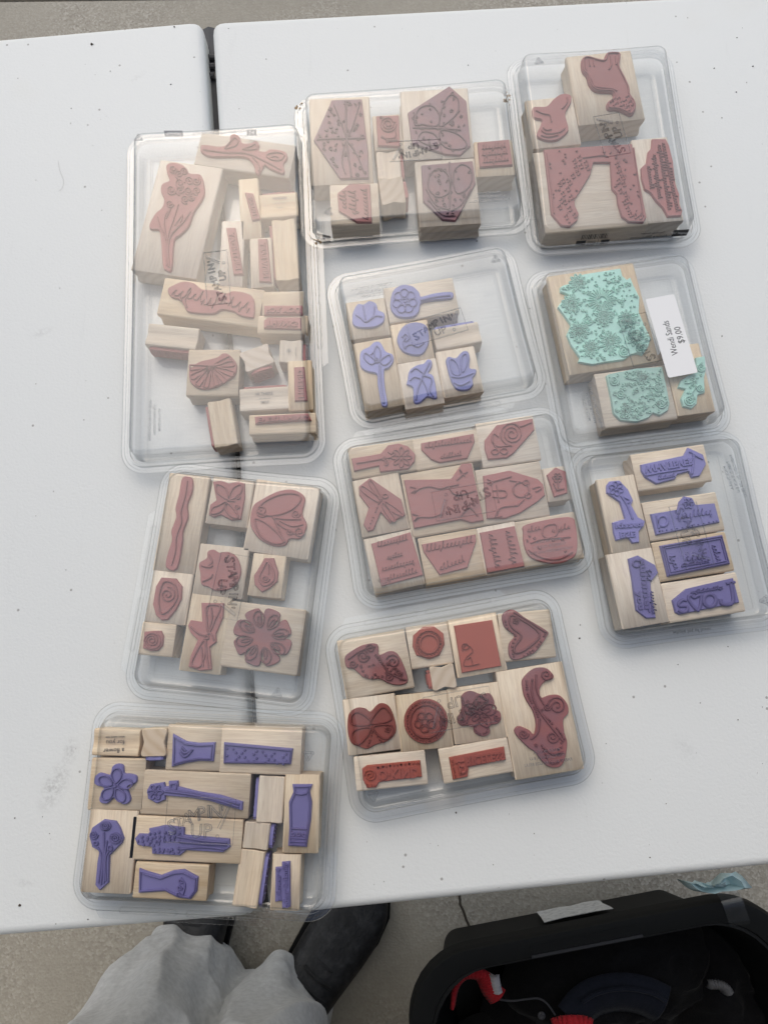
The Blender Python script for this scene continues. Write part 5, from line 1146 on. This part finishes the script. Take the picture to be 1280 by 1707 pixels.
# wrinkles: long soft drag folds and small creases gathered above the hems
me = to_.data
nrm = [v.normal.copy() for v in me.vertices]
for v, nv_ in zip(me.vertices, nrm):
    if v.co.z > .6: continue
    q = Vector((v.co.x*15, v.co.y*15, v.co.z*5)); r1 = 1-abs(mnoise.noise(q)); q2 = Vector((v.co.x*22+4, v.co.y*22, v.co.z*26)); r2 = 1-abs(mnoise.noise(q2))
    low = max(0, 1-abs(v.co.z-.10)/.14)
    v.co += nv_*((r1**1.5-.65)*.021+(r2-.75)*.007*low)
# shoes
for hem, heel, toe, k in ((LH, (LH.x-.006, LH.y-.085), (LH.x+.022, LH.y+.205), -1), (RHm, (RHm.x-.03, RHm.y-.07), (RHm.x+.150, RHm.y+.165), 1)):
    h, t = Vector((*heel, 0)), Vector((*toe, 0)); d = (t-h).normalized(); q = Vector((-d.y, d.x, 0)); L_ = (t-h).length
    def sect(s, w_, z0, z1, sq=.7, n=22):
        out = []
        for j in range(n):
            a = 2*math.pi*j/n; ca, sa = math.cos(a), math.sin(a)
            zz = z0+(z1-z0)*(sa*.5+.5)**.9
            out.append(W(h+d*(s*L_)+q*(w_*math.copysign(abs(ca)**sq, ca))+Vector((0, 0, zz))))
        return out
    m = MB(); m.loft([sect(s, w_, .012, z) for s, w_, z in ((0, .022, .07), (.03, .036, .105), (.12, .044, .125), (.25, .046, .13), (.36, .047, .125), (.45, .048, .105), (.6, .053, .082), (.75, .055, .066), (.88, .049, .056), (.96, .034, .046), (1, .016, .036))], True, True)
    so = m.build('shoe', SHOE, person, 0)
    so.modifiers.new('soften', 'SUBSURF').render_levels = 1
    m = MB(); m.loft([[W(h+d*(s*L_)+q*(w_*e)+Vector((0, 0, z))) for s, w_ in ((-.012, .02), (.03, .041), (.2, .049), (.4, .049), (.6, .057), (.76, .059), (.9, .050), (.985, .032), (1.015, .012)) for e in (1,)]+[W(h+d*(s*L_)-q*(w_*.98)+Vector((0, 0, z))) for s, w_ in ((1.015, .012), (.985, .032), (.9, .050), (.76, .059), (.6, .057), (.4, .049), (.2, .049), (.03, .041), (-.012, .02))] for z in (.001, .020)], True, True); m.build('sole', TOTE, so, 40)
    m = MB()
    for i in range(5):
        s = .40+.055*i; zz = .122-.012*i
        m.tube([W(h+d*(s*L_)+q*(.026*e)+Vector((0, 0, zz+.004-.010*abs(e)))) for e in (-1, -.4, .4, 1)], .003, 6)
    m.build('lace', SHOE, so, 40)
# shirt
sh = MB()
sh.loft([[W(p) for p in oval((BX, BY-.02+dy, z), rx, ry, 32, .012, z*7)] for z, rx, ry, dy in ((.92, .19, .14, 0), (1.02, .165, .13, .01), (1.16, .175, .135, .01), (1.28, .19, .125, 0), (SH_Z+.01, .165, .10, 0), (1.405, .08, .075, .01))], True, True)
for shd, el, wr in arms: sh.tube([W(p) for p in (shd, shd.lerp(el, .5), el, el.lerp(wr, .45), el.lerp(wr, .85))], [.068, .062, .056, .050, .040], 16)
so = sh.build('shirt', SHIRT, person, 0); remesh(so, .009, 3)
hm = MB(); rings = []
for k in range(9):
    t = .02+k*.2; z = math.cos(t)*.128; r_ = math.sin(t)
    rings.append([W((HEAD.x+math.cos(a)*.088*r_, HEAD.y-.008+math.sin(a)*(.104 if math.sin(a) < 0 else .094)*r_, HEAD.z+z+(.035*max(0, math.sin(a)) if k > 5 else 0))) for a in [2*math.pi*j/24 for j in range(24)]])
hm.loft(rings, True, True); hm.build('hair', HAIRM, person, 60)
# the phone that takes the picture, held level over the table
ph = MB(); n_ = M3 @ Vector((0, 0, 1))
ph.loft([[tuple(M3 @ Vector((x, y-.055, z))) for x, y in rrect(.036, .074, .009, 5)] for z in (.001, .002, .0085, .0095)], True, True)
po = ph.build('phone', PHONE, None, 30); po.location = (0, 0, CAM_Z); tag(po, 'black phone held level above the table in both hands', 'phone')

# ---------------------------------------------------------------- unseen wall and eave, added to block sky light from behind
hw = empty('sky_blocker', (0, -2.6, 0)); tag(hw, 'unseen wall with an eave behind the person, added to hold back sky light', 'sky_blocker')
m = MB(); m.box((0, -.15, 1.4), (7, .15, 1.4)); m.build('wall', mat('blocker_siding', (.42, .40, .36), .8), hw, 0)
m = MB(); m.loft([[(x, y, z) for x, y, z in ((-7.4, 1.7, 2.50), (7.4, 1.7, 2.50), (7.4, 1.7, 2.66), (-7.4, 1.7, 2.66))], [(x, y, z) for x, y, z in ((-7.4, -3, 4.3), (7.4, -3, 4.3), (7.4, -3, 4.45), (-7.4, -3, 4.45))]], True, True); m.build('blocker_eave', mat('blocker_shingle', (.09, .085, .08), .9), hw, 0)
